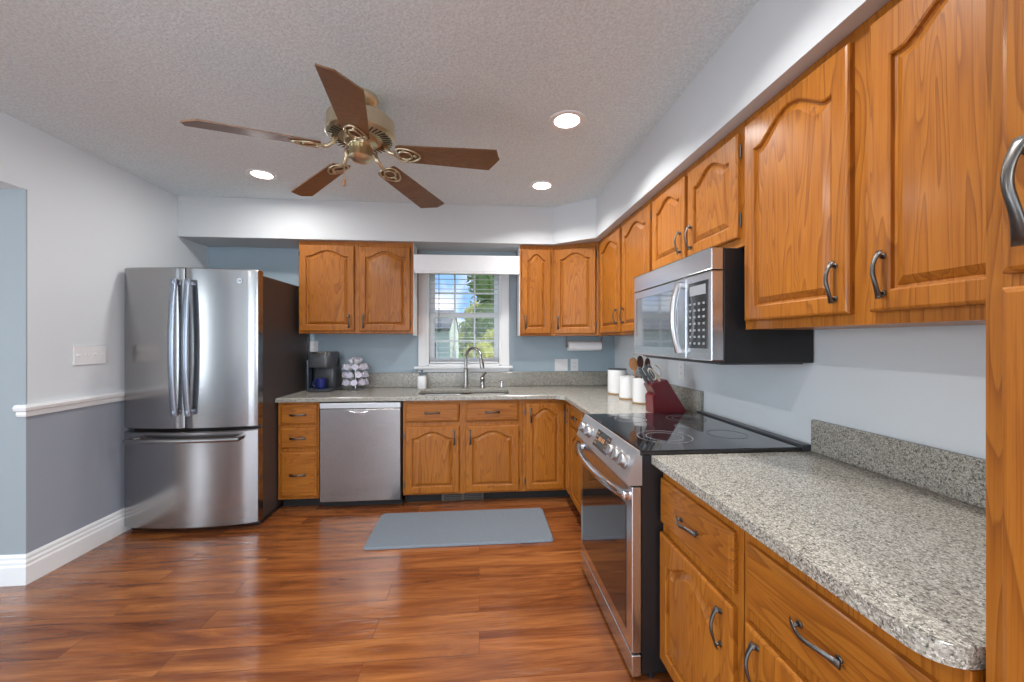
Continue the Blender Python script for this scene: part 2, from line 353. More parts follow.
# soffit: runs across the back, turns the corner on a diagonal and follows the right wall
SF = [(XL, 3.367), (.640, 3.367), (.947, 3.112), (.947, YR), (XR, YR), (XR, D), (XL, D)]
bm = B(); prism(bm, [(x, y, 2.129) for x, y in SF], (0, 0, ZC-2.129)); struct('wall_soffit', bm, M['soffit'])
# baseboards and chair rail, stepped profiles
def corner_profile(bm, prof, xa, x, y, yb):
    """run along -x face from xa to the outer corner (x,y), mitred, then along +y to yb"""
    R = [[bm.verts.new(q) for q in row] for row in ([(xa, y-d, z) for d, z in prof], [(x+d, y-d, z) for d, z in prof], [(x+d, yb, z) for d, z in prof])]
    for a, b in zip(R, R[1:]): ring_bridge(bm, a, b)
    bm.faces.new(R[0]); bm.faces.new(R[-1])
BASE = [(0, 0), (.022, 0), (.022, .095), (.017, .105), (.017, .118), (.011, .128), (.011, .142), (.005, .155), (0, .155)]
bm = B(); corner_profile(bm, BASE, XL-.13, XL, YO, D-.005); struct('baseboard_left', bm, M['trim'])
bm = B(); prism(bm, [(XH, YR+d, z) for d, z in BASE], (4.4, 0, 0)); struct('baseboard_rear', bm, M['trim'])
RAIL = [(0, .888), (.010, .888), (.014, .900), (.012, .914), (.026, .922), (.030, .938), (.020, .952), (0, .952)]
bm = B(); corner_profile(bm, RAIL, XL-.035, XL, YO, D-.005); struct('trim_1', bm, M['trim'])
# glazed openings behind the camera
bm = B()
for a, b in ((-1.95, -1.89), (-.78, -.72), (.39, .45)): box(bm, a, b, YR-.08, YR-.03, 0, 2.2)
box(bm, -1.95, .45, YR-.08, YR-.03, 2.14, 2.2); box(bm, -1.95, .45, YR-.08, YR-.03, 0, .06); d2 = struct('door_1', bm, M['trim'])
bm = B(); box(bm, -1.9, .4, YR-.058, YR-.052, .06, 2.14); obj('pane', bm, M['glass'], d2)
bm = B()
for a, b in ((-5.2, -5.15), (-4.35, -4.3)): box(bm, a, b, YR-.08, YR-.03, .45, 2.25)
for a, b in ((.45, .5), (1.32, 1.37), (2.2, 2.25)): box(bm, -5.2, -4.3, YR-.08, YR-.03, a, b)
w2 = struct('window_2', bm, M['trim']); bm = B(); box(bm, -5.15, -4.35, YR-.058, YR-.052, .5, 2.2); obj('pane', bm, M['glass'], w2)

bm = B()
for a, b in ((-.55, -.50), (.575, .625), (1.70, 1.75)): box(bm, XH-.08, XH-.03, a, b, .45, 2.15)
for a, b in ((-.499, .574), (.626, 1.699)):
    for c, d_ in ((.45, .50), (1.27, 1.32), (2.10, 2.15)): box(bm, XH-.08, XH-.03, a, b, c, d_)
w3 = struct('added_window_3', bm, M['trim']); bm = B(); box(bm, XH-.058, XH-.052, -.50, 1.70, .5, 2.1); obj('pane', bm, M['glass'], w3)  # unseen window, added to go with the far-left fill lamp
# ---------------------------------------------------------------- kitchen window
win = bpy.data.objects.new('window_1', None); win.location = (-.14, D, WZ0); win['kind'] = 'structure'; link(win)
bm = B(); y0, y1 = D-.018, D-.001
box(bm, -.565, -.487, y0, y1, WZ0-.01, 1.994, .004); box(bm, .207, .283, y0, y1, WZ0-.01, 1.994, .004); box(bm, -.565, .283, y0, y1, 1.995, 2.065, .004)
obj('window_casing', bm, M['trim'], win)
bm = B(); box(bm, -.60, .315, D-.05, D-.001, 1.030, 1.055, .005); box(bm, -.565, .283, D-.016, D-.001, 1.0, 1.03); obj('window_sill', bm, M['trim'], win)
bm = B(); box(bm, -.487, -.468, D-.017, D+.13, WZ0, WZ1); box(bm, .188, .207, D-.017, D+.13, WZ0, WZ1); box(bm, -.467, .187, D-.016, D+.129, 1.056, 1.074); box(bm, -.467, .187, D-.016, D+.129, WZ1-.015, WZ1-.001)
obj('window_jamb', bm, M['trim'], win)
def sash(z0, z1, y, bars):
    bm = B(); a, b = -.468, .188
    box(bm, a, a+.045, y, y+.03, z0, z1, .003); box(bm, b-.045, b, y, y+.03, z0, z1, .003); box(bm, a+.0451, b-.0451, y+.001, y+.029, z0, z0+.045, .002); box(bm, a+.0451, b-.0451, y+.001, y+.029, z1-.045, z1, .002)
    for x in (-.235, -.045): box(bm, x-.008, x+.008, y+.009, y+.021, z0+.045, z1-.045)
    for z in bars: box(bm, a+.045, b-.045, y+.011, y+.019, z-.008, z+.008)
    s = obj('window_sash', bm, M['trim'], win)
    bm = B(); box(bm, a+.03, b-.03, y+.013, y+.017, z0+.03, z1-.03); obj('pane', bm, M['glass'], s)
sash(1.075, 1.56, D+.055, [1.29]); sash(1.515, 1.975, D+.09, [1.75])
# blind behind the valance
bl = thing('window_blind', 'white horizontal slat blind lowered in the kitchen window above the sink', 'blind', (-.14, D+.02, 1.08))
bm = B(); box(bm, -.462, .182, D-.004, D+.046, 1.945, 1.972, .003); obj('headrail', bm, M['blind'], bl)
bm = B(); z = 1.135
while z < 1.94:
    y = D+.021; prism(bm, [(-.460, y-.021, z), (-.460, y, z+.0015), (-.460, y+.021, z), (-.460, y+.021, z+.0015), (-.460, y, z+.003), (-.460, y-.021, z+.0015)], (.640, 0, 0)); z += .046
for k in range(4): zz = 1.098+k*.008; box(bm, -.460, .180, D-.002, D+.044, zz, zz+.0025)
obj('slats', bm, M['blind'], bl)
bm = B(); box(bm, -.460, .180, D, D+.042, 1.078, 1.094, .004); obj('bottom_rail', bm, M['blind'], bl)
bm = B()
for x in (-.40, -.14, .12): box(bm, x-.001, x+.001, D-.003, D-.002, 1.09, 1.95)
obj('ladder_cords', bm, M['white'], bl)
bm = B(); cyl(bm, (-.375, D-.012, 1.95), (-.375, D-.012, 1.40), .003, 8); cyl(bm, (-.375, D-.012, 1.40), (-.375, D-.012, 1.37), .005, 8); obj('tilt_wand', bm, M['slate'], bl, 'dark tilt wand')
# fabric valance box fitted between the wall cabinets
va = thing('window_valance', 'white boxed roller shade spanning between the wall cabinets over the sink', 'window shade', (-.1, 3.5, 1.87))
bm = B(); box(bm, -.555, .347, 3.405, 3.50, 1.885, 2.03, .006); obj('cassette', bm, M['trim'], va)
bm = B(); box(bm, -.550, .342, 3.400, 3.412, 1.868, 1.884, .003); obj('hem_bar', bm, M['trim'], va)

# ================================================================ cabinets
def arch_pts(u0, u1, z0, z1, amp, off, n):
    """closed loop: bottom-left, bottom-right, then the arched top from right to left"""
    u0 += off; u1 -= off; z0 += off; z1 -= off
    pts = [(u0, z0), (u1, z0)]; uc = (u0+u1)/2; hw = (u1-u0)/2
    for i in range(n+1):
        t = 1-2*i/n; u = uc+hw*t
        a = abs(t)
        s = (.5*(1+math.cos(PI*a/.82)))**.62 if a < .82 else 0
        pts.append((u, z1-amp+amp*s))
    return pts
def door_mesh(F, u0, u1, z0, z1, amp=.05, w0=0, th=.02, stile=.052):
    bm = B(); n = 28
    stile = min(stile, (u1-u0)*.24)
    amp = min(amp, (u1-u0)*.22)
    def rect(off, w):
        a, b, c, d = u0+off, u1-off, z0+off, z1-off
        L = [(a, c), (b, c)]
        iu0, iu1 = u0+stile, u1-stile
        for i in range(n+1):
            t = 1-2*i/n; L.append(((a+b)/2+(b-a)/2*t, d))
        return [bm.verts.new(F.p(p[0], p[1], w)) for p in L]
    def loop(off, w): return [bm.verts.new(F.p(p[0], p[1], w)) for p in arch_pts(u0+stile, u1-stile, z0+stile, z1-stile*.8, amp, off, n)]
    R = [rect(0, w0), rect(0, w0+th-.006), rect(.003, w0+th-.002), rect(.008, w0+th)]
    for a, b in zip(R, R[1:]): ring_bridge(bm, a, b)
    I = [loop(-.004, w0+th), loop(0, w0+th-.003), loop(.002, w0+th-.012), loop(.008, w0+th-.013), loop(.012, w0+th-.010), loop(.028, w0+th-.002)]
    ring_bridge(bm, R[-1], I[0])
    for a, b in zip(I, I[1:]): ring_bridge(bm, a, b)
    bm.faces.new(I[-1]); bm.faces.new(R[0][::-1])
    return bm
def drawer_mesh(F, u0, u1, z0, z1, w0=0, th=.02):
    bm = B()
    def rect(o, w): return [bm.verts.new(F.p(a, b, w)) for a, b in ((u0+o, z0+o), (u1-o, z0+o), (u1-o, z1-o), (u0+o, z1-o))]
    R = [rect(0, w0), rect(0, w0+th-.009), rect(.004, w0+th-.006), rect(.009, w0+th-.005), rect(.014, w0+th)]
    for a, b in zip(R, R[1:]): ring_bridge(bm, a, b)
    bm.faces.new(R[-1]); bm.faces.new(R[0][::-1]); return bm
# bow pull: flat strap, broad at both ends, twisted slim in the middle, on two posts (local: x = along, z = out)
bm = B(); L = .052; n = 14; rings = []
for i in range(n+1):
    s = -1+2*i/n; a = abs(s)
    w = .0052+.0034*a**2; h = .0024+.0020*(1-a); x = s*L*1.12
    zc = .012+.017*(1-a**1.6); yo = .0028*math.sin(s*PI*1.1)
    rings.append([bm.verts.new((x, yo+w*math.cos(q), zc+h*math.sin(q))) for q in [2*PI*k/10 for k in range(10)]])
for A, Q in zip(rings, rings[1:]):
    for k in range(10): bm.faces.new((A[k], A[(k+1) % 10], Q[(k+1) % 10], Q[k]))
bm.faces.new(rings[0]); bm.faces.new(rings[-1])
for s in (-1, 1): cyl(bm, (s*L*.88, 0, 0), (s*L*.88, 0, .017), .0045, 10); cyl(bm, (s*L*.88, 0, 0), (s*L*.88, 0, .003), .0075, 10)
bmesh.ops.recalc_face_normals(bm, faces=bm.faces)
PULL = bpy.data.meshes.new('pull'); bm.to_mesh(PULL); bm.free(); PULL.materials.append(M['handle'])
PULL.polygons.foreach_set('use_smooth', [True]*len(PULL.polygons))
bm = B(); cyl(bm, (0, 0, -.022), (0, 0, .022), .0045, 10); box(bm, -.011, 0, -.001, .002, -.017, .017); cyl(bm, (0, 0, .022), (0, 0, .028), .003, 8); cyl(bm, (0, 0, -.028), (0, 0, -.022), .003, 8)
HINGE = bpy.data.meshes.new('hinge'); bm.to_mesh(HINGE); bm.free(); HINGE.materials.append(M['handle'])
def pull(F, u, z, w, vertical, parent, scale=1.0):
    o = bpy.data.objects.new('handle', PULL); link(o); o.parent = parent; o.location = F.p(u, z, w)-wpos(parent)
    X = Vector((0, 0, 1)) if vertical else F.U; Z = F.N; Y = Z.cross(X)
    o.rotation_euler = Matrix((X, Y, Z)).transposed().to_euler(); o.scale = (scale,)*3
    return o
def hinges(F, u, z0, z1, w, parent):
    for z in (z0+.07, z1-.07):
        o = bpy.data.objects.new('hinge', HINGE); link(o); o.parent = parent; o.location = F.p(u, z, w)-wpos(parent)
        o.rotation_euler = Matrix((F.U, -F.N, Vector((0, 0, 1)))).transposed().to_euler()
def door(par, F, u0, u1, z0, z1, hu=None, hz=None, amp=.05, hinge=None, hs=1.0, w0=0):
    d = obj('door', door_mesh(F, u0, u1, z0, z1, amp, w0), oak, par)
    if hu is not None: pull(F, hu, hz, w0+.02, True, d, hs)
    if hinge is not None: hinges(F, hinge, z0, z1, w0+.006, d)
    return d
def drawer(par, F, u0, u1, z0, z1, wm, knob=True):
    d = obj('drawer', drawer_mesh(F, u0, u1, z0, z1), wm, par)
    if knob: pull(F, (u0+u1)/2, (z0+z1)/2, .02, False, d)
    return d
def carcass(par, F, u0, u1, z0, z1, depth, toe=False, hollow=False, side=None):
    """body boards behind a face frame whose face is at w=0"""
    bm = B()
    if hollow:
        fbox(bm, F, u0, u0+.016, z0, z1, -depth, -.018); fbox(bm, F, u1-.016, u1, z0, z1, -depth, -.018)
        fbox(bm, F, u0, u1, z0, z0+.016, -depth, -.018); fbox(bm, F, u0, u1, z0, z1, -depth, -depth+.01)
    else: fbox(bm, F, u0, u1, z0, z1, -depth, -.018)
    obj('body', bm, oak, par)
    bm = B()
    if hollow:
        m_ = (u0+u1)/2
        for a, b in ((u0, u0+.04), (m_-.03, m_+.03), (u1-.04, u1)): fbox(bm, F, a, b, z0, z1, -.018, 0)
        for a, b in ((u0+.0402, m_-.0302), (m_+.0302, u1-.0402)):
            for c_, d_ in ((z0, z0+.04), (.60, .675), (z1-.035, z1)): fbox(bm, F, a, b, c_, d_, -.018, -.0002)
    else: fbox(bm, F, u0, u1, z0, z1, -.018, 0, .0015, 1)
    obj('face_frame', bm, oak, par)
    if toe:
        bm = B(); fbox(bm, F, u0, u1, .002, z0, -.09, -.075); obj('toe_kick', bm, M['blackmat'], par, 'black toe kick')
ZT = .826                                # top of base cabinets
FB = BACK(3.125)                         # base face frames, back run
FR = RIGHT(.708); FN = RIGHT(.694)                         # base face frames, right run
FUB = BACK(3.42); FUR = RIGHT(1.005)     # wall cabinet face frames
# --- back run
c = thing('drawer_cabinet', 'narrow oak base cabinet of three stacked drawers between fridge and dishwasher', 'cabinet', (-1.365, 3.4, 0))
carcass(c, FB, -1.520, -1.222, .085, ZT, .59, True)
for a, b in ((.655, .805), (.474, .633), (.104, .448)): drawer(c, FB, -1.500, -1.236, a, b, oakx)
c = thing('sink_cabinet', 'oak base cabinet under the sink with two arched doors and two false drawers', 'cabinet', (-.13, 3.4, 0))
carcass(c, FB, -.592, .342, .085, ZT, .59, True, True)
for a, b, h, hi in ((-.572, -.158, -.195, -.574), (-.106, .314, -.07, .316)):
    drawer(c, FB, a, b, .655, .803, oakx); door(c, FB, a, b, .098, .620, h, .535, hinge=hi)
# vent grille set in the toe kick
v = thing('toe_kick_vent', 'dark metal floor register set in the toe kick below the sink cabinet', 'vent', (-.13, 3.19, 0))
bm = B(); box(bm, -.30, .035, 3.186, 3.192, .004, .078, .002); obj('vent_plate', bm, M['bronze'], v)
bm = B()
for k in range(5): box(bm, -.285, -.14, 3.180, 3.186, .012+k*.013, .017+k*.013); box(bm, -.125, .02, 3.180, 3.186, .012+k*.013, .017+k*.013)
obj('slots', bm, M['black'], v, 'black vent slots')
c = thing('corner_cabinet', 'oak corner base cabinet with a tall arched door meeting a narrow folding leaf', 'cabinet', (.8, 3.4, 0))
bm = B(); prism(bm, [(.344, 3.143, .085), (.726, 3.143, .085), (.726, 2.965, .085), (XR-.01, 2.965, .085), (XR-.01, 3.715, .085), (.344, 3.715, .085)], (0, 0, ZT-.085)); obj('body', bm, oak, c)
bm = B(); fbox(bm, FB, .344, .708, .085, ZT, -.018, 0); fbox(bm, FR, -3.125, -2.965, .085, ZT, -.018, 0); obj('face_frame', bm, oak, c)
door(c, FB, .372, .683, .100, .790, .41, .70, hinge=.370)
d = door(c, FR, -3.098, -2.992, .100, .790, -3.02, .70, amp=.02)
bm = B(); box(bm, .344, .79, 3.20, 3.215, .002, .085); box(bm, .783, .798, 2.965, 3.20, .002, .085); obj('toe_kick', bm, M['blackmat'], c, 'black toe kick')
# --- right run beyond the range
c = thing('range_side_cabinet', 'oak base cabinet just beyond the far side of the range', 'cabinet', (1.0, 2.58, 0))
carcass(c, FR, -2.962, -2.202, .085, ZT, .59, True)
for a, b, h, hi in ((-2.945, -2.60, -2.645, -2.947), (-2.565, -2.222, -2.52, -2.22)):
    drawer(c, FR, a, b, .665, .803, oaky); door(c, FR, a, b, .100, .640, h, .555, hinge=hi)
# --- right run near side
c = thing('base_cabinet', 'oak base cabinet with drawer over arched door, right beside the range', 'cabinet', (1.0, 1.2, 0))
carcass(c, FN, -1.432, -.978, .085, ZT, .59, True)
drawer(c, FN, -1.424, -1.000, .612, .778, oaky); door(c, FN, -1.424, -1.000, .100, .576, -1.045, .49, amp=.06, hinge=-1.42)
c = thing('base_cabinet', 'oak base cabinet with wide drawer, between its neighbour and the tall pantry', 'cabinet', (1.0, .73, 0))
carcass(c, FN, -.974, -.497, .085, ZT, .59, True)
drawer(c, FN, -.948, -.505, .612, .778, oaky); door(c, FN, -.948, -.505, .100, .576, -.90, .50, amp=.06, hinge=-.503)
# --- wall cabinets, back
def sidepanel(par, x, y0, y1, z0, z1, s):
    bm = B(); box(bm, min(x, x+s*.004), max(x, x+s*.004), y0, y1, z0, z1); obj('side_panel', bm, M['trim'], par, 'white painted side panel')
c = thing('wall_cabinet', 'oak wall cabinet with two arched doors left of the window, beside the fridge', 'cabinet', (-1.02, 3.58, 1.36))
carcass(c, FUB, -1.500, -.562, 1.352, 2.127, .30)
door(c, FUB, -1.488, -1.049, 1.372, 2.088, -1.088, 1.455, hinge=-1.490); door(c, FUB, -1.008, -.585, 1.372, 2.088, -.970, 1.455, hinge=-.583)
sidepanel(c, -.562, 3.42, 3.60, 1.335, 2.127, 1)
c = thing('wall_cabinet', 'narrow oak wall cabinet with one arched door right of the window', 'cabinet', (.5, 3.58, 1.34))
carcass(c, FUB, .354, .648, 1.335, 2.127, .30); door(c, FUB, .368, .628, 1.352, 2.088, .402, 1.45, hinge=.630)
sidepanel(c, .354, 3.42, 3.60, 1.335, 2.127, -1)
# diagonal corner cabinet
a_, b_ = Vector((.652, 3.42, 0)), Vector((1.003, 3.232, 0)); U = (b_-a_).normalized(); N = Vector((U.y, -U.x, 0)); FD = Frame(a_, U, N); LD = (b_-a_).length
c = thing('corner_wall_cabinet', 'oak wall cabinet set diagonally across the back right corner', 'cabinet', (.95, 3.5, 1.34))
bm = B(); prism(bm, [(.652, 3.44, 1.335), (.668, 3.434, 1.335), (1.012, 3.25, 1.335), (1.30, 3.25, 1.335), (1.30, 3.715, 1.335), (.652, 3.715, 1.335)], (0, 0, .79)); obj('body', bm, oak, c)
bm = B(); fbox(bm, FD, 0, LD, 1.335, 2.127, -.018, 0); obj('face_frame', bm, oak, c)
door(c, FD, .018, LD-.022, 1.352, 2.088, .052, 1.45, hinge=LD-.02)
# --- wall cabinets, right
c = thing('wall_cabinet', 'oak wall cabinet with two tall doors between the corner and the microwave', 'cabinet', (1.16, 2.7, 1.34))
carcass(c, FUR, -3.222, -2.196, 1.335, 2.127, .30)
door(c, FUR, -3.165, -2.702, 1.352, 2.09, -2.745, 1.465, hinge=-3.167); door(c, FUR, -2.655, -2.212, 1.352, 2.09, -2.612, 1.465, hinge=-2.21)
c = thing('wall_cabinet', 'short oak wall cabinet with two small doors above the microwave', 'cabinet', (1.16, 1.8, 1.66))
carcass(c, FUR, -2.192, -1.408, 1.655, 2.127, .30)
door(c, FUR, -2.175, -1.817, 1.688, 2.09, -1.852, 1.775, hinge=-2.177); door(c, FUR, -1.789, -1.428, 1.688, 2.09, -1.752, 1.775, hinge=-1.426)
c = thing('wall_cabinet', 'large oak wall cabinet with two tall doors between microwave and tall pantry', 'cabinet', (1.16, .95, 1.34))
carcass(c, FUR, -1.404, -.496, 1.335, 2.127, .30)
door(c, FUR, -1.388, -.971, 1.366, 2.095, -1.008, 1.455, amp=.07, hinge=-1.39); door(c, FUR, -.916, -.498, 1.366, 2.095, -.878, 1.455, amp=.07, hinge=-.496)
# --- tall pantry at the right edge
FP = RIGHT(.705)
c = thing('pantry_cabinet', 'tall oak pantry cabinet at the near end of the right counter', 'cabinet', (1.0, .2, 0))
carcass(c, FP, -.490, .30, .085, 2.127, .60, True)
door(c, FP, -.462, .27, 1.382, 2.09, -.430, 1.480, amp=.07, hs=1.16); door(c, FP, -.462, .27, .10, 1.364, .235, 1.10, amp=.07, hs=1.16)

# ================================================================ countertops
def slab(outer, hole, z0, z1, bev=.009):
    bm = B(); es = []
    for L_ in [outer]+([hole] if hole else []):
        vs = [bm.verts.new((x, y, z1)) for x, y in L_]
        es += [bm.edges.new((vs[i], vs[(i+1) % len(vs)])) for i in range(len(vs))]
    r = bmesh.ops.triangle_fill(bm, edges=es, use_beauty=True)
    fs = [f for f in r['geom'] if isinstance(f, bmesh.types.BMFace)]
    for f in fs:
        if f.normal.z < 0: f.normal_flip()
    e = bmesh.ops.extrude_face_region(bm, geom=fs)
    vs = [v for v in e['geom'] if isinstance(v, bmesh.types.BMVert)]
    for v in vs: v.co.z = z0
    bm.normal_update(); bmesh.ops.recalc_face_normals(bm, faces=bm.faces)
    edges = [q for q in bm.edges if all(abs(v.co.z-z1) < 1e-5 for v in q.verts) and len(q.link_faces) == 2 and any(abs(f.normal.z) < .5 for f in q.link_faces)]
    bmesh.ops.bevel(bm, geom=edges, offset=bev, segments=3, affect='EDGES', profile=.5, clamp_overlap=True)
    return bm
def rrect(x0, x1, y0, y1, r, n=5):
    P = []
    for cx, cy, a0 in ((x1-r, y1-r, 0), (x0+r, y1-r, 90), (x0+r, y0+r, 180), (x1-r, y0+r, 270)):
        for k in range(n+1): a = math.radians(a0+90*k/n); P.append((cx+r*math.cos(a), cy+r*math.sin(a)))
    return P
SX0, SX1, SY0, SY1 = -.50, .25, 3.19, 3.52
ct = thing('countertop', 'L-shaped speckled grey stone countertop along the window wall and round the corner', 'countertop', (.2, 3.4, .82))
outer = [(-1.524, D-.003), (-1.524, 3.085), (.60, 3.085), (.668, 3.02), (.668, 2.195), (XR-.002, 2.195), (XR-.002, D-.003)]
obj('slab', slab(outer, rrect(SX0, SX1, SY0, SY1, .05), .828, .86), M['granite'], ct)
bm = B(); box(bm, -1.524, XR-.024, D-.023, D-.003, .8605, .995, .003); box(bm, XR-.023, XR-.002, 2.200, D-.003, .8605, .995, .003); obj('backsplash', bm, M['granite'], ct)
ct = thing('countertop', 'speckled grey stone countertop in the foreground between range and pantry', 'countertop', (1.0, .95, .82))
R_ = .05; crn = [(.648+R_-R_*math.cos(a), .496+R_-R_*math.sin(a)) for a in [k*PI/2/6 for k in range(7)]]
outer = [(.648, 1.431)]+crn+[(XR-.002, .496), (XR-.002, 1.431)]
obj('slab', slab(outer, None, .828, .86), M['granite'], ct)
bm = B(); box(bm, XR-.023, XR-.002, .497, 1.429, .8605, .985, .003); obj('backsplash', bm, M['granite'], ct)

# ---------------------------------------------------------------- sink, faucet
sk = thing('sink', 'stainless steel double bowl undermount sink below the window', 'sink', (-.125, 3.36, .66))
def bowl(x0, x1):
    bm = B(); rings = []
    for o, z, r in ((-.012, .8185, .05), (.0, .8185, .045), (.004, .80, .045), (.012, .68, .045), (.03, .662, .05), (.10, .658, .03)):
        rings.append([bm.verts.new((x, y, z)) for x, y in rrect(x0+o, x1-o, SY0-.004+o, SY1+.004-o, r)])
    for a, b in zip(rings, rings[1:]): ring_bridge(bm, a, b)
    bm.faces.new(rings[-1]); return bm
for x0, x1 in ((SX0-.004, -.137), (-.113, SX1+.004)):
    o = obj('bowl', bowl(x0, x1), M['steelx'], sk, smooth=True)
    sm = o.modifiers.new('thickness', 'SOLIDIFY'); sm.thickness = .0015; sm.offset = 1
    bm = B(); lathe(bm, [(0, .002), (.03, .002), (.042, .006), (.046, .0035), (.046, 0)], ((x0+x1)/2, 3.36, .659), 24); obj('drain', bm, M['chrome'], sk, smooth=True)
fa = thing('faucet', 'tall brushed nickel gooseneck pull-down faucet behind the sink', 'faucet', (-.12, 3.60, .86))
bm = B(); lathe(bm, [(0, 0), (.030, 0), (.030, .008), (.022, .014), (.020, .05), (.018, .15), (.022, .155), (.022, .172), (.014, .18), (.013, .2), (0, .2)], (-.12, 3.60, .8605), 24); obj('base', bm, M['nickel'], fa, smooth=True)
bm = B(); P_ = [(-.12, 3.60, 1.05), (-.12, 3.60, 1.13)]
dx, dy = .135, -.12
for k in range(1, 13): a = PI*k/13; P_.append((-.12+dx*.5*(1-math.cos(a)), 3.60+dy*.5*(1-math.cos(a)), 1.13+.095*math.sin(a)))
P_.append((-.12+dx, 3.60+dy, 1.13)); tube(bm, P_, .014, 12); obj('spout', bm, M['nickel'], fa, smooth=True)
bm = B(); tube(bm, [(.015, 3.48, 1.135), (.019, 3.477, 1.11), (.026, 3.471, 1.06), (.028, 3.469, 1.045)], [.015, .018, .021, .018], 14); obj('spray_head', bm, M['nickel'], fa, smooth=True)
fh = thing('faucet_valve', 'short nickel single-lever valve standing right of the gooseneck faucet', 'faucet handle', (.03, 3.61, .86))
bm = B(); lathe(bm, [(0, 0), (.024, 0), (.024, .006), (.020, .012), (.019, .07), (.023, .085), (.016, .1), (0, .104)], (.03, 3.61, .8605), 20); obj('body', bm, M['nickel'], fh, smooth=True)
bm = B(); tube(bm, [(.03, 3.61, .955), (.045, 3.59, .985), (.06, 3.565, 1.0)], [.011, .009, .008], 10); obj('lever', bm, M['nickel'], fh, smooth=True)
sd = thing('soap_dispenser', 'small chrome soap dispenser pump at the right rim of the sink', 'soap dispenser', (.20, 3.58, .86))
bm = B(); lathe(bm, [(0, 0), (.02, 0), (.02, .005), (.012, .01), (.010, .045), (.015, .05), (.015, .062), (0, .066)], (.205, 3.575, .8605), 18); obj('pump', bm, M['chrome'], sd, smooth=True)
bm = B(); tube(bm, [(.205, 3.575, .917), (.18, 3.55, .925), (.15, 3.52, .918)], .005, 8); obj('nozzle', bm, M['chrome'], sd, smooth=True)
sb = thing('soap_bottle', 'white soap bottle with blue-grey pump cap left of the faucet', 'soap bottle', (-.515, 3.60, .86))
bm = B(); bv = [(x, y) for x, y in rrect(-.553, -.477, 3.565, 3.635, .02)]
rings = [[bm.verts.new((-.515+(x+.515)*s, 3.60+(y-3.60)*s, z)) for x, y in bv] for s, z in ((.94, .8605), (1, .866), (1, .962), (.9, .972), (.5, .978))]
for a, b in zip(rings, rings[1:]): ring_bridge(bm, a, b)
bm.faces.new(rings[0]); bm.faces.new(rings[-1]); obj('bottle', bm, M['white'], sb, smooth=True)
bm = B(); lathe(bm, [(.020, .0), (.024, .006), (.022, .022), (.008, .026), (.007, .042), (.014, .044), (.014, .052), (0, .054)], (-.515, 3.60, .977), 16); tube(bm, [(-.515, 3.60, 1.025), (-.55, 3.585, 1.026), (-.562, 3.58, 1.018)], .0045, 8)
obj('pump_cap', bm, M['soapblue'], sb, smooth=True)

# ================================================================ refrigerator
fr = thing('refrigerator', 'stainless french-door refrigerator with bottom freezer in the left corner', 'refrigerator', (-1.94, 3.2, 0))
bm = B(); box(bm, -2.375, -1.530, 2.925, 3.66, .03, 1.755, .006); obj('body', bm, M['bodygrey'], fr)
bm = B(); box(bm, -2.37, -1.53, 2.90, 3.6, .004, .03); obj('base_grille', bm, M['black'], fr)
FX0, FX1 = -2.376, -1.524
def bow(x): t = (x-(FX0+FX1)/2)/((FX1-FX0)/2); return 2.795+.050*t*t
def fdoor(x0, x1, z0, z1):
    bm = B(); n = 16; rings = []
    for i in range(n+1):
        x = x0+(x1-x0)*i/n
        ins = .010 if i in (0, n) else 0
        y = bow(x)+ins; r = .008
        rings.append([bm.verts.new(p) for p in ((x, 2.918, z0), (x, y+.01, z0), (x, y, z0+r), (x, y, z1-r), (x, y+.01, z1), (x, 2.918, z1))])
    for A, Q in zip(rings, rings[1:]):
        for k in range(6): bm.faces.new((A[k], A[(k+1) % 6], Q[(k+1) % 6], Q[k]))
    bm.faces.new(rings[0]); bm.faces.new(rings[-1][::-1]); return bm
XS = -1.957
dl = obj('door', fdoor(FX0, XS-.004, .700, 1.782), M['fridge'], fr, 'left stainless fridge door', True)
dr = obj('door', fdoor(XS+.004, FX1, .700, 1.782), M['fridge'], fr, 'right stainless fridge door with round badge', True)
dz = obj('freezer_drawer', fdoor(FX0, FX1, .035, .682), M['fridge'], fr, None, True)
def fhandle(par, x):
    bm = B(); P_ = []; 
    for k in range(13): s = -1+2*k/12; P_.append((x, 2.795-.030-.030*(1-s*s), 1.248+s*.452))
    tube(bm, P_, .0105, 14, flat=1.9)
    for z in (.815, 1.68): box(bm, x-.013, x+.013, 2.75, 2.81, z-.018, z+.018, .004)
    obj('handle', bm, M['barhandle'], par, smooth=True)
fhandle(dl, XS-.042); fhandle(dr, XS+.042)
bm = B(); P_ = []
for k in range(17): s = -1+2*k/16; x = -1.945+s*.352; P_.append((x, 2.795-.035-.022*(1-s*s)+.0, .636))
tube(bm, P_, .0145, 12, flat=1.0)
for x in (-2.275, -1.615): box(bm, x-.018, x+.018, 2.745, 2.84, .624, .648, .004)
obj('handle', bm, M['steelx'], dz, smooth=True)
bm = B()
for x in (-2.33, -1.575): box(bm, x-.035, x+.035, 2.86, 2.96, 1.757, 1.785, .006)
obj('hinge_cover', bm, M['bodygrey'], fr)
def text_bm(s, size, F, u, z, w, ext=.0006):
    cu = bpy.data.curves.new('t', 'FONT'); cu.body = s; cu.size = size; cu.extrude = ext; cu.align_x = 'CENTER'; cu.align_y = 'CENTER'
    o = bpy.data.objects.new('t', cu); C.objects.link(o); dg = bpy.context.evaluated_depsgraph_get(); dg.update()
    me = bpy.data.meshes.new_from_object(o.evaluated_get(dg)); bm = B(); bm.from_mesh(me)
    bpy.data.objects.remove(o); bpy.data.curves.remove(cu); bpy.data.meshes.remove(me)
    for v in bm.verts: v.co = F.p(u+v.co.x, z+v.co.y, w+v.co.z)
    return bm
xb = -1.625; yb = bow(xb)
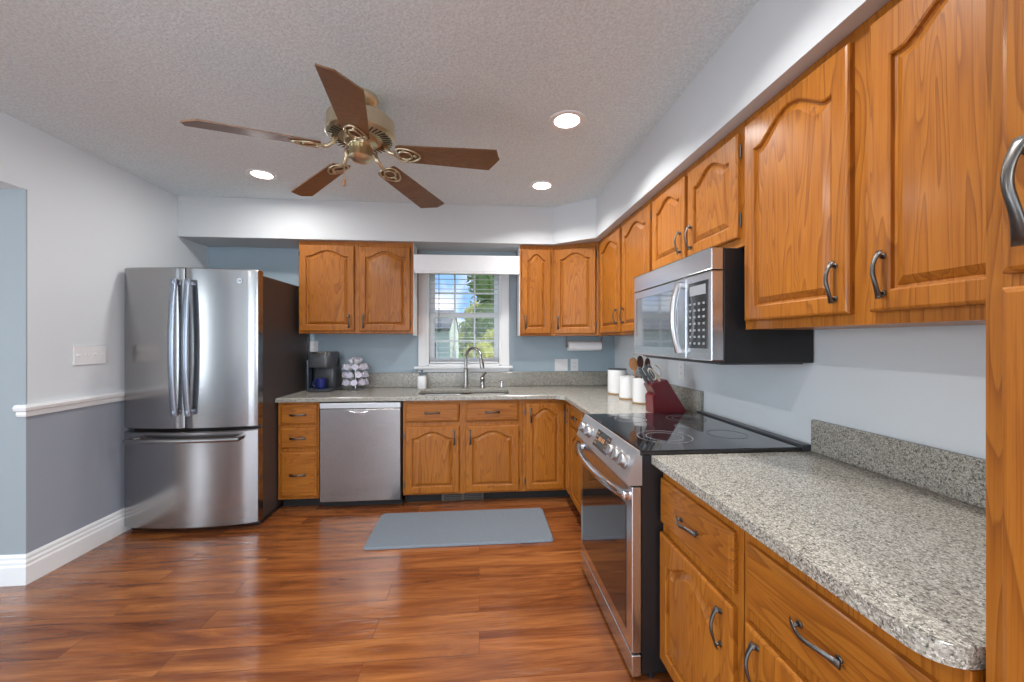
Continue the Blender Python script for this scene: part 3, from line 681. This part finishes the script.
bm = B(); tube(bm, [(xb, yb+.004, 1.700), (xb, yb-.003, 1.700)], .018, 24); bd = obj('badge', bm, M['chrome'], dr, smooth=True)
bm = text_bm('GE', .020, BACK(yb-.003), xb, 1.700, .0005); obj('badge_lettering', bm, M['slate'], dr)

# ================================================================ dishwasher
dw = thing('dishwasher', 'stainless steel dishwasher between the drawer cabinet and sink cabinet', 'dishwasher', (-.91, 3.4, 0))
bm = B(); box(bm, -1.212, -.602, 3.14, 3.70, .10, .815); obj('tub', bm, M['black'], dw)
bm = B(); box(bm, -1.208, -.606, 3.096, 3.14, .062, .770, .004); dd = obj('door', bm, M['steelx'], dw)
bm = B(); box(bm, -1.208, -.606, 3.094, 3.14, .774, .816, .004); obj('control_strip', bm, plain('pale_control_strip', (.60, .63, .66), .35, .4), dw)
bm = B(); tube(bm, [(-.985, 3.088, .752), (-.93, 3.078, .742), (-.90, 3.080, .742), (-.845, 3.088, .752)], .006, 10); box(bm, -.98, -.85, 3.086, 3.1, .748, .758); obj('handle', bm, M['chrome'], dd, smooth=True)
bm = B(); box(bm, -.895, -.865, 3.092, 3.096, .718, .732, .001); obj('badge', bm, M['chrome'], dd)
bm = B(); box(bm, -1.205, -.607, 3.17, 3.19, .002, .10); obj('toe_kick', bm, M['blackmat'], dw)

# ================================================================ range
RY0, RY1 = 1.436, 2.188
rg = thing('range', 'slide-in stainless electric range with black glass cooktop', 'range', (.95, 1.81, 0))
bm = B(); box(bm, .614, 1.292, RY0+.003, RY1-.003, .03, .858); obj('body', bm, M['black'], rg)
bm = B(); box(bm, .606, 1.262, RY0-.002, RY1+.002, .858, .876, .004); ck = obj('cooktop', bm, M['ceran'], rg)
def rings_bm(c, rs):
    bm = B()
    for r in rs: lathe(bm, [(r-.004, 0), (r-.004, .0006), (r, .0006), (r, 0)], (c[0], c[1], .8762), 48)
    return bm
for c_, rs in (((.80, 1.64), (.115, .078)), ((.80, 2.02), (.082,)), ((1.10, 1.66), (.082,)), ((1.10, 2.01), (.10, .07)), ((1.0, 1.83), (.05,))): obj('burner_mark', rings_bm(c_, rs), M['burner'], ck)
bm = B(); box(bm, 1.262, 1.303, RY0-.002, RY1+.002, .858, .884, .004)
for y in (1.62, 1.65, 1.68, 1.94, 1.97, 2.0): box(bm, 1.272, 1.292, y-.007, y+.007, .884, .8845)
obj('vent_rail', bm, M['slate'], rg)
bm = B(); cyl(bm, (1.266, RY0+.01, .8765), (1.266, RY1-.01, .8765), .003, 8); obj('trim_strip', bm, M['steely'], rg)
# sloped control panel
PT = Vector((.598, 0, .874)); PB = Vector((.550, 0, .762)); pn = Vector((-(PT.z-PB.z), 0, PT.x-PB.x)).normalized()
bm = B(); prism(bm, [(.6055, RY0, .876), (PT.x, RY0, .876), (PB.x, RY0, PB.z), (.560, RY0, .745), (.6135, RY0, .745), (.6135, RY0, .857), (.6055, RY0, .857)], (0, RY1-RY0, 0)); cp = obj('control_panel', bm, M['panel'], rg)
def pp(t, w): q = PB.lerp(PT, t)+pn*w; return q
def onpanel(bm, y0, y1, t0, t1, w0, w1):
    prism(bm, [(pp(t, w).x, y0, pp(t, w).z) for t, w in ((t0, w0), (t0, w1), (t1, w1), (t1, w0))], (0, y1-y0, 0))
bm = B(); onpanel(bm, 1.70, 1.90, .18, .84, 0, .0015); dp = obj('display', bm, M['display'], cp)
bm = B()
for y in (1.77, 1.79, 1.815, 1.835): onpanel(bm, y, y+.012, .46, .62, .0015, .002)
for t in (.28, .42, .56, .70):
    for y in (1.715, 1.735, 1.865, 1.882): onpanel(bm, y, y+.007, t, t+.05, .0015, .002)
obj('display_marks', bm, M['amber'], dp)
for y in (1.502, 1.572, 1.642, 1.985, 2.095):
    bm = B(); a = pp(.50, 0); n_ = pn
    def at(w): return Vector((a.x, y, a.z))+n_*w
    tube(bm, [at(.0), at(.006), at(.008), at(.024), at(.027)], [.029, .029, .026, .023, .020], 24); t3 = at(.041)
    k = obj('knob', bm, M['knob'], cp, smooth=True)
    bm = B(); q = at(.026); up = (PT-PB).normalized()
    prism(bm, [q-up*.019+Vector((0, -.005, 0)), q+up*.019+Vector((0, -.005, 0)), q+up*.019+Vector((0, .005, 0)), q-up*.019+Vector((0, .005, 0))], n_*.009); obj('grip', bm, M['knob'], k)
bm = B(); box(bm, .575, .613, RY0+.004, RY1-.004, .108, .738, .004); od = obj('oven_door', bm, M['steely'], rg)
bm = B(); box(bm, .5725, .575, RY0+.062, RY1-.05, .165, .650, .001); obj('oven_window', bm, M['ovenglass'], od)
bm = B(); P_ = []
for k in range(25): s = -1+2*k/24; P_.append((.560-.042*(1-s*s)**.8 if abs(s) < 1 else .560, 1.812+s*.345, .700))
tube(bm, P_, .017, 14)
for y in (1.470, 2.154): box(bm, .548, .586, y-.016, y+.016, .685, .716, .005)
obj('handle', bm, M['chrome'], od, smooth=True)
bm = B(); box(bm, .575, .613, RY0+.004, RY1-.004, .018, .100, .004); obj('storage_drawer', bm, M['steely'], rg)
for x in (.66, 1.25):
    for y in (1.47, 2.15): bm = B(); cyl(bm, (x, y, 0), (x, y, .03), .018, 12); obj('foot', bm, M['black'], rg)

# ================================================================ microwave
MY0, MY1 = 1.434, 2.190
mw = thing('microwave', 'stainless over-the-range microwave with black case mounted above the range', 'microwave', (1.1, 1.81, 1.22))
bm = B(); box(bm, .938, XR-.003, MY0+.002, MY1-.002, 1.205, 1.652, .004); obj('case', bm, M['black'], mw)
bm = B(); box(bm, .945, 1.29, MY0+.03, MY1-.03, 1.198, 1.206); obj('bottom_filter', bm, M['slate'], mw)
FM = RIGHT(.887)
bm = B(); fbox(bm, FM, -MY1, -MY0, 1.568, 1.652, -.050, 0, .004); obj('vent_fascia', bm, M['steely'], mw)
bm = B(); fbox(bm, FM, -MY1, -1.622, 1.215, 1.563, -.050, 0, .004); dm = obj('door', bm, M['steely'], mw)
bm = B(); fbox(bm, FM, -2.155, -1.690, 1.262, 1.525, 0, .002, .001); obj('door_window', bm, M['mwglass'], dm)
bm = B(); P_ = []
for k in range(15): s = -1+2*k/14; P_.append(FM.p(-1.648, 1.392+s*.150, .018+.026*(1-s*s)))
tube(bm, P_, .014, 12, up=Vector((0, 1, 0)))
for z in (1.25, 1.534): fbox(bm, FM, -1.660, -1.636, z-.012, z+.012, -.002, .03, .003)
obj('handle', bm, M['steel'], dm, smooth=True)
bm = B(); fbox(bm, FM, -1.618, -MY0, 1.215, 1.563, -.050, 0, .004); pc = obj('control_panel', bm, M['steely'], mw)
bm = B(); fbox(bm, FM, -1.598, -1.455, 1.262, 1.532, 0, .002, .001); kp = obj('keypad', bm, M['display'], pc)
bm = B()
for r in range(7):
    for q in range(4): fbox(bm, FM, -1.588+q*.033, -1.574+q*.033, 1.277+r*.027, 1.286+r*.027, .002, .0026)
fbox(bm, FM, -1.585, -1.468, 1.478, 1.518, .002, .0026); obj('buttons', bm, M['print'], kp)

# ================================================================ ceiling fan
FCX, FCY, FZ = -.56, 1.92, 2.203
fan = thing('ceiling_fan', 'brass ceiling fan with five dark oak blades', 'ceiling fan', (FCX, FCY, 2.10))
bm = B(); lathe(bm, [(.0, 0), (.078, 0), (.080, -.012), (.070, -.032), (.045, -.052), (.022, -.062), (.0, -.062)], (FCX, FCY, 2.449), 32); obj('canopy', bm, M['brass'], fan, smooth=True)
bm = B(); cyl(bm, (FCX, FCY, 2.40), (FCX, FCY, 2.345), .013, 16); lathe(bm, [(0, 0), (.03, 0), (.034, .012), (.02, .03), (0, .03)], (FCX, FCY, 2.35), 20); obj('downrod', bm, M['brass'], fan, smooth=True)
bm = B(); lathe(bm, [(0, .105), (.05, .105), (.10, .098), (.145, .085), (.152, .078), (.152, .020), (.156, .016), (.156, .008), (.148, 0), (.120, -.006), (0, -.006)], (FCX, FCY, 2.255), 48); mh = obj('motor_housing', bm, M['brass'], fan, smooth=True)
bm = B()
for k in range(40):
    a = 2*PI*k/40; d = Vector((math.cos(a), math.sin(a), 0)); e = Vector((-d.y, d.x, 0)); c0 = Vector((FCX, FCY, 2.2485))
    prism(bm, [c0+d*.10-e*.003, c0+d*.143-e*.003, c0+d*.143+e*.003, c0+d*.10+e*.003], (0, 0, -.0015))
obj('cooling_slots', bm, M['black'], mh)
bm = B(); lathe(bm, [(0, 0), (.075, 0), (.075, -.022), (.052, -.03), (.050, -.035), (.053, -.04), (.053, -.085), (.056, -.090), (.050, -.098), (.030, -.108), (0, -.112)], (FCX, FCY, 2.25), 32); obj('switch_housing', bm, M['brass'], fan, smooth=True)
# blade profile in its own frame: x outwards, y across
def blade_outline(r0, r1): return [(r0, -.048), (r0+.02, -.056), (r1-.010, -.071), (r1, -.012), (r1-.058, .071), (r0+.02, .056), (r0, .048)]
for k in range(5):
    ang = math.radians(-151.5+72*k)
    R = Matrix.Translation((FCX, FCY, FZ-.012)) @ Matrix.Rotation(ang, 4, 'Z') @ Matrix.Rotation(math.radians(5.2), 4, 'Y') @ Matrix.Rotation(math.radians(-13), 4, 'X')
    bm = B(); prism(bm, [(x, y, 0) for x, y in blade_outline(.180, .664)], (0, 0, .006)); bmesh.ops.recalc_face_normals(bm, faces=bm.faces)
    me = bpy.data.meshes.new('blade'); bm.to_mesh(me); bm.free(); me.materials.append(fanwood)
    b = link(bpy.data.objects.new('blade', me)); b.parent = fan
    b.matrix_local = Matrix.Translation(-fan.location) @ R
    bm = B()          # iron: two scrolled loops under the blade and an arm up to the motor
    loop = [(.215+.032*math.cos(q), .026*math.sin(q), -.005) for q in [2*PI*i/20 for i in range(20)]]; tube(bm, loop, .0045, 8, closed=True)
    lp2 = [(.225+.062*math.cos(q), .044*math.sin(q)*(1-.25*math.cos(q)), -.004) for q in [2*PI*i/24 for i in range(24)]]; tube(bm, lp2, .0045, 8, closed=True)
    tube(bm, [(.17, 0, -.004), (.145, 0, .002), (.125, 0, .016), (.105, 0, .05)], [.008, .009, .010, .011], 10)
    for x, y in ((.262, 0), (.215, .04), (.215, -.04)): cyl(bm, (x, y, -.008), (x, y, .001), .007, 10)
    bmesh.ops.recalc_face_normals(bm, faces=bm.faces); me = bpy.data.meshes.new('blade_iron'); bm.to_mesh(me); bm.free(); me.materials.append(M['brass'])
    me.polygons.foreach_set('use_smooth', [True]*len(me.polygons)); i = link(bpy.data.objects.new('blade_iron', me)); i.parent = b
bm = B(); tube(bm, [(FCX-.055, FCY-.03, 2.17), (FCX-.065, FCY-.035, 2.15), (FCX-.065, FCY-.035, 2.045)], .0014, 6); pcn = obj('pull_chain', bm, M['brass'], fan)
bm = B(); lathe(bm, [(0, 0), (.004, -.002), (.008, -.022), (.006, -.034), (0, -.038)], (FCX-.065, FCY-.035, 2.047), 14); obj('chain_fob', bm, M['spoon'], pcn, smooth=True)

# ================================================================ recessed lights; the last ones, out of view, are added as fill
for x, y, lb, e in ((.459, 2.03, 'recessed ceiling light nearest the range, right of the fan', 13), (.466, 2.898, 'recessed ceiling light near the diagonal soffit corner', 9), (-1.508, 2.875, 'recessed ceiling light above the refrigerator side, left of the fan', 8), (.46, 1.02, 'added unseen fill downlight over the near counter', 8), (-1.50, .75, 'added unseen fill downlight in front of the dining opening', 18), (.46, -.5, 'added unseen fill downlight behind the pantry', 14), (-1.50, -.9, 'added unseen fill downlight near the patio door', 14)):
    t = thing('recessed_light', lb, 'ceiling light', (x, y, ZC), 'recessed ceiling lights')
    bm = B(); lathe(bm, [(.066, -.001), (.066, -.004), (.090, -.006), (.094, -.003), (.094, -.0005)], (x, y, ZC), 40); obj('trim_ring', bm, M['white'], t, smooth=True)
    bm = B(); lathe(bm, [(0, -.003), (.066, -.003), (.066, -.0005), (0, -.0005)], (x, y, ZC), 40); obj('lens', bm, M['led'], t)
    l = lamp('lamp_light', 'AREA', (x, y, ZC-.008), (0, 0, 0), e, (1, .97, .94), shape='DISK', size=.13, spread=math.radians(176 if x < 0 else 135)); l.parent = t; l.location = (0, 0, -.008)

# ================================================================ things on the counters
# coffee maker
km = thing('coffee_maker', 'dark grey single-cup coffee maker with blue mug on the counter beside the fridge', 'coffee maker', (-1.36, 3.55, .86))
kx, ky = -1.340, 3.53
def rr(bm, x0, x1, y0, y1, r, z0, z1, bev=.006):
    L1 = rrect(x0, x1, y0, y1, r); cx, cy = (x0+x1)/2, (y0+y1)/2
    lv = [(.97, z0), (1, z0+bev), (1, z1-bev), (.94, z1)]
    rings = [[bm.verts.new((cx+(x-cx)*s, cy+(y-cy)*s, z)) for x, y in L1] for s, z in lv]
    for a, b in zip(rings, rings[1:]): ring_bridge(bm, a, b)
    bm.faces.new(rings[0]); bm.faces.new(rings[-1])
bm = B(); rr(bm, kx-.103, kx+.103, ky-.13, ky+.13, .05, .8605, .885); obj('drip_base', bm, M['slate'], km, smooth=True)
bm = B(); rr(bm, kx-.10, kx+.10, ky+.0, ky+.13, .04, .885, 1.15); obj('column', bm, M['slate'], km, smooth=True)
bm = B(); rr(bm, kx-.10, kx+.10, ky-.12, ky+.13, .055, 1.065, 1.195, .012); hd = obj('brew_head', bm, M['slate'], km, smooth=True)
bm = B(); P_ = [(kx+.088*math.sin(q), ky-.035-.095*math.cos(q), 1.178+.012*math.cos(q)) for q in [-1.4+2.8*i/14 for i in range(15)]]; tube(bm, P_, .006, 8); obj('lid_handle', bm, M['nickel'], hd, smooth=True)
bm = B(); cyl(bm, (kx, ky-.05, 1.078), (kx, ky-.05, 1.055), .035, 20, .026); obj('spout', bm, M['black'], hd, smooth=True)
bm = B(); rr(bm, kx-.125, kx-.104, ky-.06, ky+.12, .009, .8605, 1.13); obj('water_tank', bm, M['smoke'], km, smooth=True)
mg = thing('mug', 'cobalt blue mug standing under the coffee maker spout', 'mug', (kx, ky-.06, .886))
bm = B(); lathe(bm, [(0, 0), (.034, 0), (.038, .006), (.040, .085), (.037, .085), (.035, .01), (0, .008)], (kx, ky-.06, .8855), 28); obj('cup', bm, M['navy'], mg, smooth=True)
bm = B(); tube(bm, [(kx-.038-.028*math.sin(q), ky-.07, .928+.026*math.cos(q)) for q in [PI*i/10 for i in range(11)]], .005, 8); obj('handle', bm, M['navy'], mg, smooth=True)
# pod carousel with individual pods
px_, py_ = -1.085, 3.56
cs = thing('pod_carousel', 'chrome wire carousel holding tiers of coffee pods left of the sink', 'pod holder', (px_, py_, .86))
bm = B(); lathe(bm, [(0, 0), (.065, 0), (.068, .004), (.06, .010), (.02, .016), (0, .016)], (px_, py_, .8605), 28); obj('base', bm, M['chrome'], cs, smooth=True)
bm = B(); cyl(bm, (px_, py_, .875), (px_, py_, 1.10), .007, 12); obj('post', bm, M['chrome'], cs, smooth=True)
bm = B()
for z in (.918, .985, 1.052):
    tube(bm, [(px_+.056*math.cos(q), py_+.056*math.sin(q), z) for q in [2*PI*i/24 for i in range(24)]], .002, 6, closed=True)
    for k in range(8): a = 2*PI*k/8; cyl(bm, (px_, py_, z), (px_+.056*math.cos(a), py_+.056*math.sin(a), z), .0015, 6)
obj('rings', bm, M['chrome'], cs)
bm = B(); lathe(bm, [(0, 0), (.016, 0), (.022, .036), (.0245, .038), (.0245, .041), (.021, .041), (0, .0405)], (0, 0, 0), 16)
for f in bm.faces:
    if f.calc_center_median().z > .0395: f.material_index = 1
bmesh.ops.recalc_face_normals(bm, faces=bm.faces); POD = bpy.data.meshes.new('coffee_pod'); bm.to_mesh(POD); bm.free(); POD.materials.append(M['podwhite']); POD.materials.append(M['podlid'])
POD.polygons.foreach_set('use_smooth', [True]*len(POD.polygons)); POD.set_sharp_from_angle(angle=.6)
for z, tier, n0 in ((.918, 'bottom', 0), (.985, 'middle', .35), (1.052, 'top', .1)):
    for k in range(9):
        a = 2*PI*k/9+n0
        o = link(bpy.data.objects.new('coffee_pod', POD)); tag(o, 'white coffee pod in the %s tier of the pod carousel' % tier, 'coffee pod', 'pods in the %s tier of the carousel' % tier)
        o.location = (px_+.0605*math.cos(a), py_+.0605*math.sin(a), z); o.rotation_euler = (0, math.radians(72), a); o.scale = (1.12,)*3
for k in range(4):
    a = 2*PI*k/4+.6; o = link(bpy.data.objects.new('coffee_pod', POD)); tag(o, 'white coffee pod heaped on top of the pod carousel', 'coffee pod', 'pods heaped on top of the carousel')
    o.location = (px_+.026*math.cos(a), py_+.026*math.sin(a), 1.098); o.rotation_euler = (0, math.radians(28), a)
# canisters
def canister(x, y, r, h, lb, lid, base):
    t = thing('canister', lb, 'canister', (x, y, .86), 'white canisters in a row')
    z = .8605
    if base: bm = B(); lathe(bm, [(0, 0), (r-.001, 0), (r+.001, .003), (r+.001, .010), (0, .010)], (x, y, z), 32); obj('wood_base', bm, M['tan'], t, smooth=True); z += .0102
    prof = [(0, 0), (r-.004, 0), (r, .004), (r, h-.002), (r-.002, h), (r-.006, h-.002), (r-.006, .01), (0, .01)]
    bm = B(); lathe(bm, prof, (x, y, z), 36); obj('jar', bm, M['ceramic'], t, smooth=True)
    if lid: bm = B(); lathe(bm, [(0, .0), (r-.007, .0), (r-.007, .006), (r+.001, .007), (r+.001, .014), (0, .014)], (x, y, z+h-.0062), 32); obj('lid', bm, M[lid], t, smooth=True)
canister(1.115, 3.10, .075, .187, 'tall white canister with dark lid, farthest along the right counter', 'slate', True)
canister(1.098, 2.83, .062, .150, 'smallest white canister, in the middle of the three', 'ceramic', True)
canister(1.118, 2.62, .062, .165, 'open white crock holding wooden utensils, behind the red knife block', None, True)
def utensil(name, lb, a, b, m, head):
    a, b = Vector(a), Vector(b); bm = B(); d = (b-a).normalized()
    tube(bm, [a, b], .0055, 8); c0 = b+d*.03; s, q = frame_for(d, Vector((0, 1, .2)))
    o1 = []
    for i in range(20):
        t_ = 2*PI*i/20; o1.append(c0+d*.045*math.cos(t_)+s*head*math.sin(t_))
    prism(bm, o1, q*.006)
    o = obj(name, bm, m, None, loc=a); tag(o, lb, 'utensil', 'utensils in the crock')
utensil('wooden_spoon', 'tan wooden spatula leaning left in the utensil crock', (1.098, 2.63, .90), (1.072, 2.642, 1.10), M['spoon'], .030)
utensil('cooking_spoon', 'dark wooden spoon standing upright in the utensil crock', (1.125, 2.625, .885), (1.105, 2.61, 1.115), M['dkspoon'], .022)
utensil('spatula', 'dark brown spatula leaning right in the utensil crock', (1.14, 2.61, .885), (1.145, 2.595, 1.10), M['dkspoon'], .020)
# knife block: side outline in XZ, leaning towards the room
kb = thing('knife_block', 'slanted cherry red wooden knife block full of knives behind the cooktop', 'knife block', (1.11, 2.29, .86))
KY0, KY1 = 2.235, 2.345
out = [(1.025, .8605), (1.235, .8605), (1.222, .880), (1.108, 1.062), (1.008, 1.030), (1.040, .975), (1.020, .962)]
bm = B(); fs = prism(bm, [(x, KY0, z) for x, z in out], (0, KY1-KY0, 0)); bmesh.ops.bevel(bm, geom=list(bm.edges), offset=.003, segments=2, affect='EDGES'); obj('block', bm, blockred, kb, smooth=False)
kd = Vector((-.53, 0, .85)).normalized()          # handle direction
td = Vector((.100, 0, .032)).normalized()
def handle_bm(p, L_, w, h, loop=False):
    bm = B(); p = Vector(p)
    if not loop:
        s = Vector((0, 1, 0)); q = kd.cross(s)
        rings = []
        for f_, ww in ((0, .8), (.15, 1), (.5, .85), (.85, 1.05), (1, .7)):
            c0 = p+kd*L_*f_; rings.append([bm.verts.new(c0+s*h*ww*a+q*w*ww*b) for a, b in ((-1, -.6), (-.6, -1), (.6, -1), (1, -.6), (1, .6), (.6, 1), (-.6, 1), (-1, .6))])
        for A, Q in zip(rings, rings[1:]): ring_bridge(bm, A, Q)
        bm.faces.new(rings[0]); bm.faces.new(rings[-1])
    else:
        for sg in (-1, 1):
            q = kd.cross(Vector((0, 1, 0))); c0 = p+kd*L_*.6+q*sg*.019
            tube(bm, [c0+kd*.038*math.cos(t_)+q*.017*math.sin(t_) for t_ in [2*PI*i/18 for i in range(18)]], .0045, 8, closed=True, up=Vector((0, 1, 0)))
        cyl(bm, p, p+kd*.03, .008, 8)
    return bm
kn = [((1.03, 2.255, 1.040), .105, 'knife'), ((1.03, 2.325, 1.040), .10, 'knife'), ((1.055, 2.29, 1.048), .11, 'knife'), ((1.088, 2.325, 1.058), .10, 'knife'), ((1.012, 2.29, 1.033), .085, 'knife')]
ks = ['lowest knife at the near side of the red block', 'lowest knife at the far side of the red block', 'grey handled knife in the middle of the red block', 'uppermost knife at the far side of the red block', 'small knife in the bottom slot of the red block']
for (p, L_, m), lb in zip(kn, ks):
    p = Vector(p); t = thing('kitchen_knife', 'grey handled '+lb if not lb.startswith('grey') else lb, 'knife', p, 'knives in the block')
    obj('handle', handle_bm(p+kd*.004, L_, .008, .010), M['knife'], t, smooth=True)
    bm = B(); q = kd.cross(Vector((0, 1, 0))); c0 = p-kd*.02; prism(bm, [c0-q*.009+Vector((0, -.001, 0)), c0+q*.009+Vector((0, -.001, 0)), c0+q*.009+kd*.026+Vector((0, -.001, 0)), c0-q*.009+kd*.026+Vector((0, -.001, 0))], (0, .002, 0)); obj('blade', bm, M['chrome'], t)
o = obj('kitchen_shears', handle_bm((1.072, 2.255, 1.052), .10, .01, .01, True), M['bone'], None, loc=(1.072, 2.255, 1.052), smooth=True); tag(o, 'beige handled kitchen shears in the top near slot of the red block', 'scissors')
# paper towel roll under the corner cabinet
pt = thing('paper_towel_holder', 'paper towel holder mounted under the diagonal corner wall cabinet', 'paper towel holder', (.95, 3.53, 1.33))
bm = B()
for x in (.795, 1.125): box(bm, x-.003, x+.003, 3.51, 3.55, 1.225, 1.334); 
cyl(bm, (.790, 3.53, 1.243), (1.13, 3.53, 1.243), .006, 10); obj('bracket', bm, M['nickel'], pt)
bm = B(); cyl(bm, (.808, 3.53, 1.243), (1.112, 3.53, 1.243), .043, 28); obj('towel_roll', bm, M['paper'], pt, 'white paper towel roll', True)
bm = B(); cyl(bm, (1.1122, 3.53, 1.243), (1.1135, 3.53, 1.243), .018, 16); obj('core', bm, M['tan'], pt)
# wall plates
def plate(name, lb, cat, F, u, z, w, h, kinds, grp=None):
    t = thing(name, lb, cat, F.p(u, z, 0), grp)
    bm = B(); fbox(bm, F, u-w/2, u+w/2, z-h/2, z+h/2, .0005, .006, .002); obj('cover_plate', bm, M['white'], t)
    n = len(kinds)
    for i, k in enumerate(kinds):
        uc = u-w/2+w*(i+.5)/n
        if k == 's': bm = B(); fbox(bm, F, uc-.005, uc+.005, z-.011, z+.011, .006, .0065); fbox(bm, F, uc-.004, uc+.004, z-.002, z+.006, .006, .016, .001); obj('toggle', bm, M['white'], t)
        elif k == 'r': bm = B(); fbox(bm, F, uc-.016, uc+.016, z-.033, z+.033, .006, .009, .001); obj('rocker', bm, M['white'], t)
        else:
            bm = B()
            for dz_ in (-.02, .02): fbox(bm, F, uc-.016, uc+.016, z+dz_-.013, z+dz_+.013, .006, .0075, .001)
            s_ = obj('socket', bm, M['white'], t); bm = B()
            for dz_ in (-.02, .02):
                for du in (-.006, .006): fbox(bm, F, uc+du-.001, uc+du+.001, z+dz_-.004, z+dz_+.005, .0075, .0078)
            obj('slots', bm, M['black'], s_)
FL = Frame((XL, 0, 0), (0, 1, 0), (1, 0, 0)); FW = BACK(D); FWR = RIGHT(XR)
plate('switch_plate', 'white four-toggle light switch plate on the left wall above the chair rail', 'light switch', FL, 2.655, 1.205, .205, .115, 'ssss')
plate('switch_plate', 'white double rocker switch plate on the back wall near the canisters', 'light switch', FW, .785, 1.058, .125, .115, 'rr')
plate('outlet', 'white outlet plate on the back wall right of the double switch', 'outlet', FW, .915, 1.058, .072, .115, 'o')
plate('outlet', 'white outlet plate on the back wall behind the coffee maker', 'outlet', FW, -1.50, 1.23, .072, .115, 'o')
plate('outlet', 'white outlet plate on the right wall behind the knife block', 'outlet', FWR, -2.45, 1.10, .072, .115, 'o')
# mat
bm = B(); L1 = rrect(-.718, .482, 2.485, 2.975, .03)
rings = [[bm.verts.new((-.118+(x+.118)*s, 2.73+(y-2.73)*s2, z)) for x, y in L1] for s, s2, z in ((1, 1, .0015), (1, 1, .006), (.985, .965, .017))]
for a, b in zip(rings, rings[1:]): ring_bridge(bm, a, b)
bm.faces.new(rings[0]); bm.faces.new(rings[-1])
o = obj('kitchen_mat', bm, M['mat'], None, loc=(-.118, 2.73, 0)); tag(o, 'blue-grey cushioned kitchen mat on the wood floor in front of the sink', 'mat')

# ================================================================ outside the window
bm = B(); box(bm, -30, 30, D+.3, 60, -.7, -.6); g_ = struct('ground', bm, M['grass'])
hs = thing('neighbor_house', 'pale sided house seen through the lower left of the window', 'house', (-4.6, 17, -.6))
bm = B()
for k in range(17): z = -.6+k*.14; prism(bm, [(-8.5, 14.0, z), (-8.5, 13.97, z), (-8.5, 14.0, z+.14)], (7.45, 0, 0))
box(bm, -8.5, -1.05, 14, 20, -.6, 1.80); obj('siding', bm, M['siding'], hs)
bm = B(); prism(bm, [(-1.02, 13.6, 1.70), (-1.02, 17, 2.60), (-1.02, 20.4, 1.70), (-1.02, 20.2, 1.62), (-1.02, 17, 2.50), (-1.02, 13.8, 1.62)], (-7.5, 0, 0)); obj('roof', bm, M['roof'], hs)
bm = B(); prism(bm, [(-1.06, 14, 1.79), (-1.06, 20, 1.79), (-1.06, 17, 2.52)], (-.1, 0, 0)); obj('gable', bm, M['siding'], hs)
for x in (-2.6, -1.75): 
    bm = B(); box(bm, x-.3, x+.3, 13.93, 13.99, .2, 1.3, .01); f_ = obj('window', bm, M['trim'], hs); bm = B(); box(bm, x-.24, x+.24, 13.92, 13.935, .26, 1.24); obj('pane', bm, M['display'], f_)
def tree(x, y, h, r, n, m, lb, name='leafy_tree', z0=-.6, low=.25, leaf=.085):
    t = thing(name, lb, 'tree' if 'tree' in name else 'bush', (x, y, z0)); rnd = random.Random(int(x*77+y*13))
    bm = B(); tube(bm, [(x, y, z0), (x+.05, y, z0+h*.4), (x-.03, y+.1, z0+h*.75)], [.13*h/5, .10*h/5, .04*h/5], 8)
    for k in range(7):
        a = rnd.random()*6.28; z = z0+h*(.3+.07*k); tube(bm, [(x, y, z), (x+r*.6*math.cos(a), y+r*.6*math.sin(a), z+h*.16)], [.03, .012], 6)
    obj('trunk', bm, M['bark'], t)
    bm = B(); cl = []
    for k in range(26):
        while True:
            p = Vector((rnd.uniform(-1, 1), rnd.uniform(-1, 1), rnd.uniform(-1, 1)))
            if p.length < 1: break
        cl.append(Vector((x+p.x*r*.8, y+p.y*r*.8, z0+h*(low+(1-low)*(.5+p.z*.42)))))
    for c0 in cl: bmesh.ops.create_icosphere(bm, subdivisions=2, radius=r*.26*rnd.uniform(.8, 1.2), matrix=Matrix.Translation(c0))
    for k in range(n):
        c0 = rnd.choice(cl); p = Vector((rnd.gauss(0, 1), rnd.gauss(0, 1), rnd.gauss(0, 1))).normalized()*r*.36*rnd.random()**.4; q = c0+p
        s = leaf*rnd.uniform(.6, 1.3); u = Vector((rnd.gauss(0, 1), rnd.gauss(0, 1), rnd.gauss(0, 1))).normalized(); w = u.cross(Vector((rnd.gauss(0, 1), rnd.gauss(0, 1), rnd.gauss(0, 1)))).normalized()
        bm.faces.new([bm.verts.new(q+v) for v in (u*s, w*s*.5, -u*s, -w*s*.5)])
    obj('foliage', bm, m, t)
tree(1.3, 12.5, 5.4, 1.9, 9000, M['leaf'], 'green leafy tree rising behind the right half of the window')
tree(.55, 9.3, 2.35, .95, 4500, M['leaf2'], 'sunlit yellow-green bush behind the lower right window panes', 'garden_bush', low=.05, leaf=.06)
tree(-.1, 22.5, 3.4, 1.2, 2400, M['leaf'], 'round bush growing between the house and the tree', 'garden_bush', low=.05)
tree(2.9, 15.5, 5.0, 1.9, 2600, M['leaf2'], 'pale leafy tree farther right outside', low=.2)
tree(.5, 32, 4.9, 2.6, 3000, M['leaf2'], 'hazy yellow-green tree at the back of the garden', low=.05, leaf=.16)
tree(6.6, 30, 5.2, 2.4, 1800, M['leaf'], 'hazy green tree at the far right of the garden', low=.05, leaf=.16)
